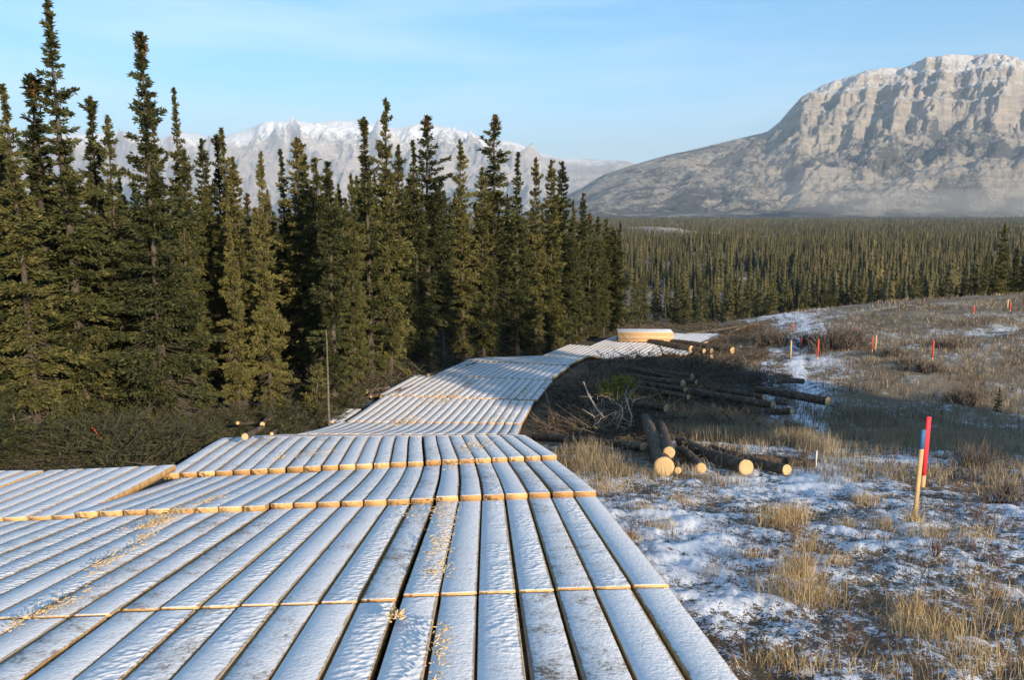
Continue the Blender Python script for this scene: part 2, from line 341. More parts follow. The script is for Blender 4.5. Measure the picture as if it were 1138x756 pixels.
# ------------------------------------------------------------------ ground sheet
def build_ground():
    az = np.concatenate([np.arange(-180, -44, 3.0), np.arange(-44, 44, .125), np.arange(44, 180.01, 3.0)])
    az = np.radians(np.unique(np.round(az, 4)))
    r = [.4]
    while r[-1] < 30000:
        q = r[-1]; g = 1.0 if q > 1e9 else (.02 if q < 2 else .0085 if q < 40 else .011 if q < 110 else .03 if q < 1500 else .12)
        r.append(q*(1+g) if q*g > .03 else q+.05)
    r = np.array(r); A, Rr = np.meshgrid(az, r)
    X = Rr*np.sin(A); Y = Rr*np.cos(A); Z = H(X, Y)
    near = 1-ss(60, 110, Rr)
    rm = road_mask(X, Y, .1)
    n1 = fbm(X/.55, Y/.55, 21, 4); n2 = fbm(X/2.6, Y/2.6, 31, 4); n3 = fbm(X/9, Y/9, 41, 3)
    # where snow lies
    trail = np.exp(-((X-.345*Y-.1)/(.055*Y+.5))**2)*ss(12, 18, Y)
    sn = .465 + .20*n1 + .20*n2 + .16*n3
    sn = sn + .09*(1-ss(7, 10, Y))*(X > 1)
    sn = sn + .10*ss(4.5, 9, X)*(1-ss(12, 19, Y)) + .22*np.exp(-((X-5.6)/2.2)**2-((Y-11)/2.2)**2) + .17*np.exp(-((X-2.4)/1.0)**2-((Y-10)/2.0)**2)
    sn = sn + .20*trail - .24*ss(20, 40, Y)*(1-trail) - .05*ss(45, 70, Y)*(1-trail)
    for o_ in (-.85, .85): sn = sn + .42*np.exp(-((X-.345*Y-.1-o_+.35*np.sin(Y/6))/.38)**2)*ss(13, 17, Y)*(1-ss(66, 76, Y))
    sn = sn + .30*np.exp(-((X-35)/4.5)**2-((Y-52)/7)**2)*(n2 > -.1)
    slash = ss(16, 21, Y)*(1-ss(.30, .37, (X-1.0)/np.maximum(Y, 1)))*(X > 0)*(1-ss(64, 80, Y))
    sn = sn - .33*slash + .10*slash*n2
    sn = sn - .25*np.clip((rm).astype(float), 0, 1)
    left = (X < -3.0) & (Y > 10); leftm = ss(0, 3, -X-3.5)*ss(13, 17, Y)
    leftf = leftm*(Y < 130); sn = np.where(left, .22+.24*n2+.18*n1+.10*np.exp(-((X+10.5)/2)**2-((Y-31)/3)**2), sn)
    far = ss(100, 160, Rr); sn = sn*(1-far)+(.20+.2*n3+.12*n2)*far
    front = np.where(Y > -5, 1, 0); sn = np.where(front, sn, .4+.3*n3)
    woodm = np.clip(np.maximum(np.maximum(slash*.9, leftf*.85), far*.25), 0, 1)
    sand = np.zeros_like(X)
    for (bx, by, ex, ey, wd, hh) in BANKS: sand = np.maximum(sand, 1-ss(wd*.75, wd*1.1, seg_d(X, Y, bx, by, ex, ey)))
    Z = Z + near*np.where(rm, 0, 1)*(.045*n1+.05*n2*(Rr < 60)+.035*np.clip(sn-.5, -.3, .4)) + (.015*fbm(X/.12, Y/.12, 77, 2))*(Rr < 30)*np.where(rm, 0, 1)
    nr, na = X.shape
    V = np.stack([X, Y, Z], -1).reshape(-1, 3)
    i = np.arange(nr-1)[:, None]*na+np.arange(na-1)[None, :]
    F = np.stack([i, i+1, i+na+1, i+na], -1).reshape(-1, 4)[:, ::-1]
    me = mesh('ground', V, F, M_GROUND, smooth=True)
    for nm, arr in (('snow', sn), ('wood', woodm), ('sand', sand), ('dry', ss(19, 30, Y)*(1-ss(100, 140, Y))*np.clip(.75+.5*n2, 0, 1))):
        a = me.attributes.new(nm, 'FLOAT', 'POINT'); a.data.foreach_set('value', arr.ravel().astype(np.float32))
    tag(obj('ground', me), kind='structure')
build_ground()

# ------------------------------------------------------------------ mountains
def rock_mat(name, rock0, rock1, snow_amt, forest, sscale, snowline):
    m, n, b = mat(name)
    geo = n.nodes.new('ShaderNodeNewGeometry'); pos = geo.outputs['Position']
    sn = n.nodes.new('ShaderNodeSeparateXYZ'); n.links.new(geo.outputs['True Normal'], sn.inputs[0])
    sp_ = n.nodes.new('ShaderNodeSeparateXYZ'); n.links.new(pos, sp_.inputs[0])
    f = tnoise(n, sscale, 8, .62, vec=pos, stretch=(1, 1, .6)); st = tnoise(n, sscale*2.2, 6, .6, vec=pos, stretch=(.25, .25, 3.0)); fine = tnoise(n, sscale*9, 5, .7, vec=pos)
    rock = ramp(n, mth(n, 'ADD', mth(n, 'MULTIPLY', f, .5), mth(n, 'MULTIPLY', st, .5)), [(.36, rock0), (.62, rock1)])
    at = N(n, 'ShaderNodeAttribute', attribute_name='forest')
    wood = mth(n, 'ADD', at.outputs['Fac'], mth(n, 'ADD', mth(n, 'MULTIPLY', mth(n, 'SUBTRACT', f, .5), 1.7), mth(n, 'MULTIPLY', mth(n, 'SUBTRACT', fine, .5), 1.4)))
    wm = ramp(n, wood, [(.45, 0.0), (.58, 1.0)])
    hs = mth(n, 'MULTIPLY', mth(n, 'SUBTRACT', sp_.outputs[2], snowline), 1/700.0)
    s = mth(n, 'ADD', mth(n, 'ADD', mth(n, 'MULTIPLY', sn.outputs[2], 1.1), mth(n, 'MULTIPLY', mth(n, 'SUBTRACT', f, .5), 1.2)), mth(n, 'ADD', mth(n, 'MULTIPLY', mth(n, 'SUBTRACT', fine, .5), .9), mth(n, 'MINIMUM', mth(n, 'MAXIMUM', hs, -.6), .6)))
    sm = mth(n, 'MULTIPLY', ramp(n, s, [(.62, 0.0), (1.0, 1.0)]), snow_amt)
    c = mixc(n, sm, rock, (.80, .81, .83)); c = mixc(n, wm, c, forest)
    n.links.new(c, b.inputs['Base Color']); b.inputs['Roughness'].default_value = .95
    bump(n, b, mth(n, 'ADD', f, mth(n, 'MULTIPLY', fine, .8)), 1.0, 22)
    return m
def relief(name, px, dist, Z, attr, m):
    X = (px-569)/900*dist; Y = dist
    nr, na = X.shape; V = np.stack([X, Y, Z], -1).reshape(-1, 3)
    i = np.arange(nr-1)[:, None]*na+np.arange(na-1)[None, :]
    F = np.stack([i, i+1, i+na+1, i+na], -1).reshape(-1, 4)
    me = mesh(name, V, F, m, smooth=True)
    a = me.attributes.new('forest', 'FLOAT', 'POINT'); a.data.foreach_set('value', attr.ravel().astype(np.float32))
    tag(obj(name, me), kind='structure')
def zpix(y, d): return CAMZ+(236-y)/912*d
# big rocky mountain on the right, ridge about 6 km off
px = np.linspace(590, 1700, 900); v = np.linspace(0, 1.25, 420)
PX, VV = np.meshgrid(px, v)
ridge_px = [560, 600, 628, 645, 670, 700, 740, 790, 845, 857, 866, 880, 905, 950, 1000, 1012, 1040, 1070, 1100, 1125, 1160, 1250, 1400, 1700]
ridge_y = [245, 236, 216, 208, 193, 183, 172, 161, 147, 138, 127, 110, 97, 84, 79, 73, 68, 66, 68, 78, 60, 70, 110, 160]
ry = np.interp(PX, ridge_px, ridge_y)
DR, DB = 6200.0, 3700.0
D = DB+(DR-DB)*VV
Hr = (zpix(ry, DR))                           # ridge height
wx = (PX-569)/900*6000
cl = ss(835, 905, PX)                          # cliffs only right of the shoulder
wq = PX+11*fbm(PX/55, VV*5, 9, 5)-10*(VV-.7)*8
lob = np.ones_like(PX)
for gx, gw, gd in ((858, 10, .4), (905, 9, .55), (957, 11, 1.0), (1000, 7, .35), (1041, 12, 1.0), (1080, 6, .3), (1119, 15, 1.1), (1165, 12, .8), (1240, 14, 1), (1320, 14, 1), (1400, 14, 1), (1480, 16, 1)):
    lob = lob-gd*np.exp(-((wq-gx)/gw)**2)
lob = np.clip(lob, -.1, 1)
lob2 = np.abs(np.sin((PX+20*VV)/17*np.pi*.5+1.6*fbm(PX/25, VV*6, 19, 3)))**.7
vc = .60+.035*(1-lob)+.012*(1-lob2)+.05*noise(PX/70, PX*0, 33)+.02*fbm(PX/16, VV*9, 34, 3)
p_soft = .62*VV**1.35+.38*ss(.15, 1, VV)
q_ = VV-vc
p_cl = .43*ss(0, 1, VV/vc*.98)**1.1+.20*ss(-.03, .15, q_)+.12*np.clip(q_/.36, 0, 1)+.17*ss(.15, .28, q_+.012*lob2)+.08*ss(.26, .38, q_)
prof = p_soft*(1-cl)+p_cl*cl
prof = np.where(VV > 1, 1-(VV-1)*.6, np.minimum(prof, 1))
rn = ridged(wx/900, D/1000, 61, 6, .5)-.5
rn2 = fbm(wx/260, D/300, 71, 6, .55)
zz = -28+(Hr+28)*prof + (rn*90*ss(.05, .4, VV)*(1-ss(.70, .9, VV)) + rn2*40*ss(.03, .3, VV))*(.15+.85*(1-ss(.88, 1.0, VV)))*(.35+.65*ss(640, 860, PX))
zz = zz + (10*(lob-.6)+6*(lob2-.5)+36*fbm(wx/190, D/130, 44, 7, .62))*cl*ss(.40, .70, VV)*(1-ss(.84, .97, VV))
# nearer bench that climbs to the right, in front of the cliffs
by = np.interp(PX, [600, 760, 830, 900, 960, 1040, 1138, 1300, 1700], [242, 236, 224, 212, 200, 186, 166, 140, 120])
VB = .30; bh = zpix(by, DB+(DR-DB)*VB)+28
bench = bh*ss(0, .27, VV)*(1-.40*ss(.31, .50, VV)) - 28 + rn2*30*ss(.03, .2, VV)+rn*34*ss(.05, .2, VV)
kx = 25.0; mxz = np.maximum(zz, bench); zz = mxz+kx*np.log(np.exp((zz-mxz)/kx)+np.exp((bench-mxz)/kx))-8
zz = zz + 13*np.sin(zz/21+2.5*noise(PX/90, VV*2, 51))*cl*ss(.5, .64, VV)*(1-ss(.92, .99, VV))
gl = ss(.62, .30, lob)*cl*ss(.5, .6, VV)*(1-ss(.97, 1.0, VV))
fo = .36+.22*(1-ss(0, .8, VV))+.28*fbm(PX/60, VV*7, 88, 4) - .50*cl*ss(.60, .70, VV)*(1-ss(.975, .995, VV))+.25*gl+.10*(1-cl)
fo = fo - .32*np.exp(-((VV-.26)/.10)**2)*ss(740, 900, PX)
fo = fo + .24*np.exp(-((VV-.47)/.09)**2)*cl + .42*np.exp(-((q_-.150)/.022)**2)*cl*(VV < .97)
relief('mountain', PX, D, zz, fo, rock_mat('grey_tan_mountain_rock', (.21, .19, .16), (.46, .395, .32), .50, (.072, .072, .066), .0095, 760))
# snowy range on the left, 15 km off
px = np.linspace(-160, 900, 900); v = np.linspace(0, 1.15, 300); PX, VV = np.meshgrid(px, v)
ridge_px = [-160, 0, 60, 100, 130, 160, 185, 210, 230, 250, 270, 300, 330, 350, 380, 410, 440, 470, 500, 520, 545, 575, 600, 620, 645, 690, 730, 900]
ridge_y = [150, 158, 156, 150, 152, 150, 156, 150, 152, 158, 150, 140, 137, 139, 138, 139, 144, 141, 145, 150, 157, 162, 171, 177, 178, 179, 190, 240]
ry = np.interp(PX, ridge_px, ridge_y); DR, DB = 15500.0, 10500.0; D = DB+(DR-DB)*VV; wx = (PX-569)/900*15000
warp = 260*fbm(wx/1800, D/1800, 5, 3)
sp1 = 1-np.abs(np.sin((wx+warp+.55*(D-DR))/1500*np.pi))**.8          # spurs running towards us
prof = .50*VV**1.2+.50*ss(.35, 1, VV); prof = np.where(VV > 1, 1-(VV-1)*1.5, prof)
Hr = zpix(ry, DR)
env = (1-.75*ss(560, 630, PX))*ss(.02, .3, VV)*(1-ss(.80, 1.0, VV)*.88)
zz = -40+(Hr+40)*prof+(sp1-.4)*400*env*(1-.6*ss(.75, 1, VV))+(ridged(wx/1300, D/1300, 91, 7, .55)-.5)*420*env+90*fbm(wx/420, D/420, 14, 5)*env
fo = .88-1.0*ss(.12, .50, VV+.12*fbm(wx/900, D/900, 8, 4)) - .1
# lower blue foothill before it, right end
relief('snowy_range', PX, D, zz, fo, rock_mat('snowy_range_rock', (.24, .21, .19), (.44, .38, .33), .82, (.07, .09, .10), .0016, 1120))

# ------------------------------------------------------------------ mats
ORD = ['first', 'second', 'third', 'fourth', 'fifth', 'sixth', 'seventh', 'eighth', 'ninth', 'tenth', 'eleventh', 'twelfth', 'thirteenth', 'fourteenth', 'fifteenth', 'sixteenth', 'seventeenth', 'eighteenth', 'nineteenth', 'twentieth', 'twenty first', 'twenty second', 'twenty third', 'twenty fourth', 'twenty fifth', 'twenty sixth', 'twenty seventh', 'twenty eighth', 'twenty ninth', 'thirtieth', 'thirty first', 'thirty second', 'thirty third', 'thirty fourth', 'thirty fifth', 'thirty sixth', 'thirty seventh', 'thirty eighth', 'thirty ninth', 'fortieth', 'forty first', 'forty second', 'forty third', 'forty fourth', 'forty fifth']
PITCHP, PW, TH = .35, .326, .125
def plank_mesh(s0, s1, t0, t1, zf, org, ns=10, twist=0, slip=(0, 0)):
    """board whose outline follows the road curve; zf(s,t)->top height; small chamfer"""
    ch = .008; sec = [(0, -TH), (0, -ch), (ch, 0), (.5*(t1-t0), .0), (t1-t0-ch, 0), (t1-t0, -ch), (t1-t0, -TH)]
    S = np.concatenate([[s0, s0+.006], np.linspace(s0+.02, s1-.02, ns), [s1-.006, s1]]); V = []; uv = []
    E = [(road(s0, t0+d_), road(s1, t0+d_), zf(s0, t0+d_), zf(s1, t0+d_)) for d_, _q in sec]; Zm = [None]
    for i, s in enumerate(S):
        drop = -.008 if i in (0, len(S)-1) else 0
        for jj, (dt, dz) in enumerate(sec):
            t = t0+dt; f = (s-s0)/(s1-s0)
            x, y = road(s, t+slip[0]+(slip[1]-slip[0])*f); zc = zf(s, t0+.16) if jj == 0 else zc0; zc0 = zc
            (xa, ya), (xb, yb), za_, zb_ = E[jj]
            x = .28*x+.72*(xa+(xb-xa)*f); y = .28*y+.72*(ya+(yb-ya)*f); zc = .35*zc+.65*(za_+(zb_-za_)*f)
            z = zc+dz+(drop if dz > -.05 else 0)+twist*(dt-.15)
            V.append((x-org[0], y-org[1], z-org[2])); uv.append((dt/(t1-t0), (s-s0)))
    k = len(sec); F = []
    for i in range(len(S)-1):
        for j in range(k): F.append((i*k+j, i*k+(j+1) % k, (i+1)*k+(j+1) % k, (i+1)*k+j))
    for e in (0, len(S)-1):
        b = e*k; q = [(b, b+1, b+5, b+6), (b+1, b+2, b+4, b+5)]
        F += q if e else [tuple(reversed(x)) for x in q]
        F.append((b+2, b+3, b+4, b+4) if e else (b+4, b+3, b+2, b+2))
    F = [f for f in F if len(set(f)) == 4]
    return mesh('plank', V, np.array(F)[:, ::-1], M_PLANK, uv=uv)
TOP = .29
rowz = {}
def surf(s, t, za, zb, s0, s1, dz, raise_t=0):
    x, y = road(s, t); f = (s-s0)/(s1-s0)
    return float(H(x, y))+TOP+za*(1-f)+zb*f+dz
# rows: (start, [planks per mat], start lift, end lift, first offset, name)
rows = [(-2.75, [7, 7, 7, 7], .02, .01, 0), (2.1, [7, 7, 7, 7, 7], .0, .0, 0), (6.95, [7, 7, 7, 7, 7], .008, .0, 0), (11.8, [7, 7, 8], .085, .0, 0), (16.62, [8, 8, 7], .10, .02, 0),
        (21.45, [7, 7, 8], .03, .0, 0), (26.25, [7, 7, 7], .02, .0, 0), (31.05, [7, 7, 6], .035, .0, 0), (35.85, [7, 6, 6, 2], .03, .0, -.12), (40.65, [6, 6, 6], .03, 0, 0), (45.45, [6, 6, 6], .04, .0, .1),
        (50.25, [7, 7], .03, 0, .0), (55.05, [7, 7, 7], .02, 0, -2.45), (59.85, [7, 7, 7], .02, 0, -4.2), (64.65, [7, 7, 7], .02, 0, -4.2)]
LM = 4.75
def build_mat(s0, s1, t0, npl, zf, label, group='timber mats laid as a temporary road', ns=10, shift=0, seed=0, name='timber_mat'):
    rr = random.Random(seed); cx, cy = road((s0+s1)/2, t0+npl*PITCHP/2); org = (float(cx), float(cy), zf((s0+s1)/2, t0+npl*PITCHP/2)-TH)
    e = empty(name, org, label, 'mat', group)
    for k in range(npl):
        a = t0+k*PITCHP+.008; j = rr.uniform(-.003, .003); w_ = rr.uniform(-.016, .004)
        dz = rr.uniform(-.004, .004)
        o = obj('plank', plank_mesh(s0+rr.uniform(0, .012), s1-rr.uniform(0, .012), a+j, a+PW+w_+j, lambda s, t, dz=dz: zf(s, t)+dz, org, ns), e)
    # cross boards under and between the planks
    parts = []
    for q in range(9):
        sa = s0+.15+q*(s1-s0-.3)/9; sb = sa+(s1-s0-.3)/9-.03; B = []
        for (s, t) in ((sa, t0+.03), (sb, t0+.03), (sb, t0+npl*PITCHP-.03), (sa, t0+npl*PITCHP-.03)):
            x, y = road(s, t); z = zf(s, t); f = (s-s0)/(s1-s0)
            (xa, ya), (xb, yb) = road(s0, t), road(s1, t)
            x = .28*x+.72*(xa+(xb-xa)*f); y = .28*y+.72*(ya+(yb-ya)*f); z = .35*z+.65*(zf(s0, t)+(zf(s1, t)-zf(s0, t))*f)
            B.append((x-org[0], y-org[1], z-.075-org[2])); B.append((x-org[0], y-org[1], z-.118-org[2]))
        parts.append((B, [(0, 2, 4, 6), (7, 5, 3, 1), (0, 1, 3, 2), (2, 3, 5, 4), (4, 5, 7, 6), (6, 7, 1, 0)]))
    V, F = cat_meshes(parts); obj('cross_board', mesh('cross_board', V, F, M_UNDER), e)
    return e
for ri, (s0, mats_, za, zb, toff) in enumerate(rows):
    t = toff
    for mi, npl in enumerate(mats_):
        rr = random.Random(ri*31+mi); dz = rr.uniform(-.006, .006); st = -.10*mi if ri < 4 else rr.uniform(-.03, .03)
        a, b = s0+st, s0+st+LM+(.065 if ri < 4 else .03)
        tz0, tz1 = za*(1-.25*mi/len(mats_)), zb
        tw = npl*PITCHP
        zf = lambda s, tt, a=a, b=b, tz0=tz0, tz1=tz1, dz=dz: surf(s, tt, tz0, tz1, a, b, dz)
        where = 'behind the camera foot' if ri == 0 else 'row from the viewer'
        lab = f"frosted timber mat, {ORD[mi]} from the right edge in {ORD[ri-1] if ri else 'the row under the viewer,'} {'' if ri == 0 else 'row from the viewer'}".strip().rstrip(',')
        build_mat(a, b, t, npl, zf, lab, ns=12 if ri < 6 else 8, seed=ri*50+mi)
        t += tw+.02
# raised mats left of the third row: flatter than the road, so their side shows
for mi, npl in enumerate([7, 7, 7]):
    t = 7.75+mi*2.47; a = 11.65-.1*mi; b = a+LM+.1
    def zf(s, tt, a=a, b=b, mi=mi):
        x, y = road(s, tt); f = (s-a)/(b-a)
        x0, y0 = road(a, 7.8)
        return float(H(x, y))+TOP+.02+.26*f**1.1+.008*mi
    build_mat(a, b, t, npl, zf, ['raised timber mat with bright orange sawn side, higher than its row', 'frosted raised timber mat next to the one with the orange side', 'frosted raised timber mat by the forest edge at the far left'][mi], ns=8, seed=900+mi)
# small spare mat off the left edge
def zfs(s, tt):
    x, y = road(s, tt); return float(H(x, y))+.20
build_mat(31.4, 33.6, 7.35, 3, zfs, 'short narrow timber mat lying off the left road edge in brush', ns=6, seed=77)
# stack of mats at the end of the road
st = at_depth(687, 381, 62.0); sx = st[0]
zst = float(H(sx+2, st[1]))+TOP+.04
def box_mesh(name, x0, x1, y0, y1, z0, z1, m, bev=.01):
    V = [(x0, y0, z0), (x1, y0, z0), (x1, y1, z0), (x0, y1, z0), (x0, y0, z1-bev), (x1, y0, z1-bev), (x1, y1, z1-bev), (x0, y1, z1-bev), (x0+bev, y0+bev, z1), (x1-bev, y0+bev, z1), (x1-bev, y1-bev, z1), (x0+bev, y1-bev, z1)]
    F = [(3, 2, 1, 0), (0, 1, 5, 4), (1, 2, 6, 5), (2, 3, 7, 6), (3, 0, 4, 7), (4, 5, 9, 8), (5, 6, 10, 9), (6, 7, 11, 10), (7, 4, 8, 11), (8, 9, 10, 11)]
    return mesh(name, V, F, m, uv=[(.3 if i % 2 else .7, .5*i) for i in range(12)])
for k in range(5):
    e = empty('timber_mat', (sx+.05*random.uniform(-1, 1), st[1]+random.uniform(-.05, .05), zst+k*.15), f"pale timber mat, {ORD[k]} from the bottom of the neat stack on the far road", 'mat', 'mats stacked at the far end', rz=R(-4))
    for j in range(5):
        obj('plank', box_mesh('plank', 0, 4.2, j*.35, j*.35+.335, 0, .138, M_PLANK), e)

# ------------------------------------------------------------------ wood shavings on the mats
def mat_top(px_, py_): return at_ground(px_, py_, TOP+.03)
def shavings(pts, spread, n, name, size=.03):
    A = []; D = []
    for (x, y) in pts:
        p = mat_top(x, y)
        c = p+np.stack([RNG.normal(0, spread, n), RNG.normal(0, spread*1.5, n), np.abs(RNG.normal(0, .008, n))], -1); A.append(c)
    A = np.concatenate(A); n = len(A); A = A[RNG.uniform(0, 1, n) < .42*np.clip(.9+1.6*noise(A[:, 0]/.22, A[:, 1]/.5, 7), .1, 1.6)]; n = len(A); s = RNG.uniform(.3, 1.5, n)*size
    th = RNG.uniform(0, 6.3, n); D = np.stack([np.cos(th), np.sin(th), RNG.uniform(-.2, .5, n)], -1)
    A[:, 2] = H(A[:, 0], A[:, 1])+TOP+.055+np.abs(RNG.normal(0, .012, n))
    return sticks(A, A+D*s[:, None], size*.22, size*.1)
ps = []
def line(x0, y0, x1, y1, n): return [(x0+(x1-x0)*(i+RNG.uniform(0, 1))/n, y0+(y1-y0)*(i+RNG.uniform(-.3, .3))/n) for i in range(n)]
ps.append(shavings(line(20, 700, 95, 655, 9), .07, 60, '')); ps.append(shavings(line(95, 640, 165, 595, 9), .06, 70, '')); ps.append(shavings(line(150, 590, 235, 552, 9), .10, 130, ''))
ps.append(shavings(line(168, 586, 175, 580, 3), .12, 160, '')); ps.append(shavings(line(486, 640, 497, 545, 14), .10, 80, '')); ps.append(shavings([(470, 572), (480, 566), (497, 548)], .2, 160, ''))
ps.append(shavings(line(487, 750, 492, 690, 5), .05, 45, '')); ps.append(shavings([(441, 689)], .04, 120, '', .05)); ps.append(shavings(line(300, 512, 370, 505, 6), .16, 70, '', .045)); ps.append(shavings(line(505, 518, 535, 490, 8), .2, 90, '', .05))
ps.append(shavings(line(430, 478, 465, 462, 9), .3, 60, '', .07)); ps.append(shavings(line(480, 450, 505, 435, 6), .4, 60, '', .08)); ps.append(shavings(line(548, 470, 590, 425, 9), .3, 60, '', .08))
V, F = cat_meshes(ps); tag(obj('wood_shavings', mesh('wood_shavings', V, F, M_SHAVE)), 'pale yellow wood shavings and chips scattered over the frosted mats', 'wood shavings', kind='stuff')

# ------------------------------------------------------------------ spruces
def spruce(seed, hgt=15.0, wid=1.5, base=.06, power=.8, club=0, thin_top=0, dens=1.0, dead=.1, n_sp=11000, brown=.03, sp_size=1.0, lean=0):
    """returns trunk, crown, dead twigs, cone tuft meshes of one spruce (unit: metres)"""
    rng = np.random.default_rng(seed)
    hs = np.linspace(0, hgt, 22); wob = .06*np.cumsum(rng.normal(0, .35, (22, 2)), axis=0)*np.linspace(0, 1, 22)[:, None]
    wob[:, 0] += lean*hs
    P = np.column_stack([wob, hs]); r0 = hgt*.0095+.02
    trunk = tube(P, r0*(1-hs/hgt)**.9+.008, 8, jit=.06, rng=rng)
    def cen(h): return np.column_stack([np.interp(h, hs, wob[:, 0]), np.interp(h, hs, wob[:, 1]), h])
    def radius(f):            # f 0 base of crown .. 1 top
        r = wid*((1-f)**power*.95+.03)*(.72+.28*np.minimum(f/.12, 1))*(1-.30*np.exp(-((f-1)/.16)**2))
        if thin_top: r = r*np.where(f > thin_top, .42+.25*(1-(f-thin_top)/(1-thin_top)), 1-.35*ss(thin_top-.15, thin_top, f)*1)
        if club: r = r*(1-.25*ss(.80, .93, f))+club*.62*np.exp(-((f-.968)/.024)**2)
        return r
    nb = int(20*hgt*dens); f = rng.uniform(0, 1, nb)**.95; f = np.sort(f)
    # whorl clumping
    wh = .36/hgt; f = np.where(rng.uniform(0, 1, nb) < .7, np.round(f/wh)*wh+rng.normal(0, .12*wh, nb), f); f = np.clip(f, 0, .992)
    a = rng.uniform(0, 2*np.pi, nb)
    lumpy = 1+.62*noise(a*.9+seed, f*hgt*.85, seed)+.35*noise(f*hgt*.55+7, f*0+seed*1.7, seed+5)
    Lb = radius(f)*rng.uniform(.45, 1.22, nb)*np.clip(lumpy, .30, 1.8)
    Lb = Lb*np.where(f > .55, np.exp(rng.normal(0, .38, nb)*ss(.5, .75, f)), 1)
    h0 = hgt*(base+(1-base)*f)
    ang = R(-18)+f*R(52)+rng.normal(0, .13, nb)                           # lower boughs hang, upper ones rise
    dirh = np.stack([np.cos(a), np.sin(a)], -1); C0 = cen(h0)
    # sprays
    n_sp = int(n_sp*(2.0 if sp_size == 1 else 1.5)); wgt = Lb**1.25+.04; cnt = np.maximum(2, (wgt/wgt.sum()*n_sp*.93)).astype(int)
    ib = np.repeat(np.arange(nb), cnt); u = np.where(rng.uniform(0, 1, len(ib)) < .13, rng.uniform(.02, .4, len(ib)), rng.uniform(.12, 1, len(ib))**.65)
    Ls = Lb[ib]*u; side = rng.normal(0, 1, len(ib))*.155*Lb[ib]*(1.1-.5*u)
    x = dirh[ib, 0]*Ls-dirh[ib, 1]*side; y = dirh[ib, 1]*Ls+dirh[ib, 0]*side
    z = np.tan(ang[ib])*Ls-.16*Ls**2/np.maximum(Lb[ib], .3)+.16*(u**3)*Lb[ib]+rng.normal(0, .025, len(ib))-np.abs(rng.normal(0, .05, len(ib)))*(1+Lb[ib]*.4)
    Pp = C0[ib]+np.stack([x, y, z], -1)
    Dd = np.stack([dirh[ib, 0], dirh[ib, 1], ang[ib]*.8-.15], -1)+rng.normal(0, .55, (len(ib), 3))
    ln = rng.uniform(.08, .23, len(ib))*sp_size; wd = ln*rng.uniform(.26, .46, len(ib))
    n2 = int(n_sp*.02); h2 = hgt*rng.uniform(.8, 1, n2)**.5; c2 = cen(np.minimum(h2, hgt-.05))
    crown = [sprays(Pp, Dd, ln, wd, rng), sprays(c2, np.column_stack([rng.normal(0, .5, (n2, 2)), rng.uniform(.2, 1, n2)]), rng.uniform(.08, .18, n2)*sp_size, rng.uniform(.03, .06, n2)*sp_size, rng)]
    V, F = cat_meshes(crown)
    idx = np.zeros(len(F))
    # bough wood and dead twigs
    nd = int(40*hgt*dead)+20; fd = rng.uniform(0, 1, nd); hd = hgt*(.02+base*1.5*fd+.20*fd**3); ad = rng.uniform(0, 6.3, nd); ld = rng.uniform(.3, 1.1, nd)*wid*.75
    A = cen(hd); B = A+np.stack([np.cos(ad)*ld, np.sin(ad)*ld, -rng.uniform(.05, .45, nd)*ld], -1)
    A2 = A+(B-A)*.5; B2 = A2+np.stack([np.cos(ad+.6)*ld*.4, np.sin(ad+.6)*ld*.4, -.2*ld], -1)
    keep = rng.choice(nb, min(nb, int(nb*.5)), replace=False)
    Ak = C0[keep]; Bk = Ak+np.stack([dirh[keep, 0]*Lb[keep]*.8, dirh[keep, 1]*Lb[keep]*.8, np.tan(ang[keep])*Lb[keep]*.8-.1*Lb[keep]], -1)
    tw = cat_meshes([sticks(A, B, .016, .004), sticks(A2, B2, .008, .003), sticks(Ak, Bk, .014, .004)])
    cone = None
    if club or brown:
        nc = int((600 if club else 45)); fz = rng.normal(.965, .02, nc) if club else rng.uniform(.90, .995, nc)
        fz = np.clip(fz, .85, .995); hc = hgt*(base+(1-base)*fz); ac = rng.uniform(0, 6.3, nc); rc = radius(fz)*rng.uniform(.2, 1.05, nc)
        Pc = cen(hc)+np.stack([np.cos(ac)*rc, np.sin(ac)*rc, rng.normal(0, .05, nc)], -1)
        cone = sprays(Pc, rng.normal(0, 1, (nc, 3))+np.array([0, 0, -1]), rng.uniform(.05, .11, nc), rng.uniform(.03, .05, nc), rng)
    if cone: n0 = len(F); V, F = cat_meshes([(V, F), cone]); idx = np.concatenate([np.zeros(n0), np.ones(len(F)-n0)])
    tv, tf = cat_meshes([trunk, tw]); ti_ = np.concatenate([np.zeros(len(trunk[1])), np.ones(len(tw[1]))])
    return dict(h=hgt, trunk=mesh('trunk', *trunk, M_BARK, smooth=True), full=mesh('trunk', tv, tf, None, mats=[M_BARK, M_DEAD], idx=ti_, smooth=(ti_ == 0)), crown=mesh('crown', V, F, None, mats=[M_NEEDLE, M_CONES], idx=idx),
                )
S = {}
def var(k, *a, **kw): S[k] = spruce(*a, **kw)
var('full', 11, 15, 1.5, .04, .78, dead=.18, n_sp=20000)
var('big', 12, 15, 1.9, .06, .80, thin_top=.60, club=.34, dead=.5, n_sp=22000)
var('needle', 13, 16, 1.35, .04, .70, thin_top=.60, dead=.1, n_sp=17000)
var('narrow', 14, 15, 1.05, .08, .62, dead=.15, n_sp=14000, dens=1.1)
var('ragged', 15, 15, 1.20, .12, .60, dead=.4, n_sp=12000, dens=.85, club=.12)
var('spindly', 16, 15, 1.0, .10, .72, thin_top=.55, club=.14, dead=.25, n_sp=10500, dens=.85)
var('dense', 17, 15, 1.35, .07, .66, dead=.15, n_sp=19000, lean=.004)
var('narrowb', 18, 15, 1.15, .22, .55, dead=.35, n_sp=12000, lean=-.006)
var('slimtop', 19, 15, 1.30, .10, .85, thin_top=.72, dead=.2, n_sp=14000)
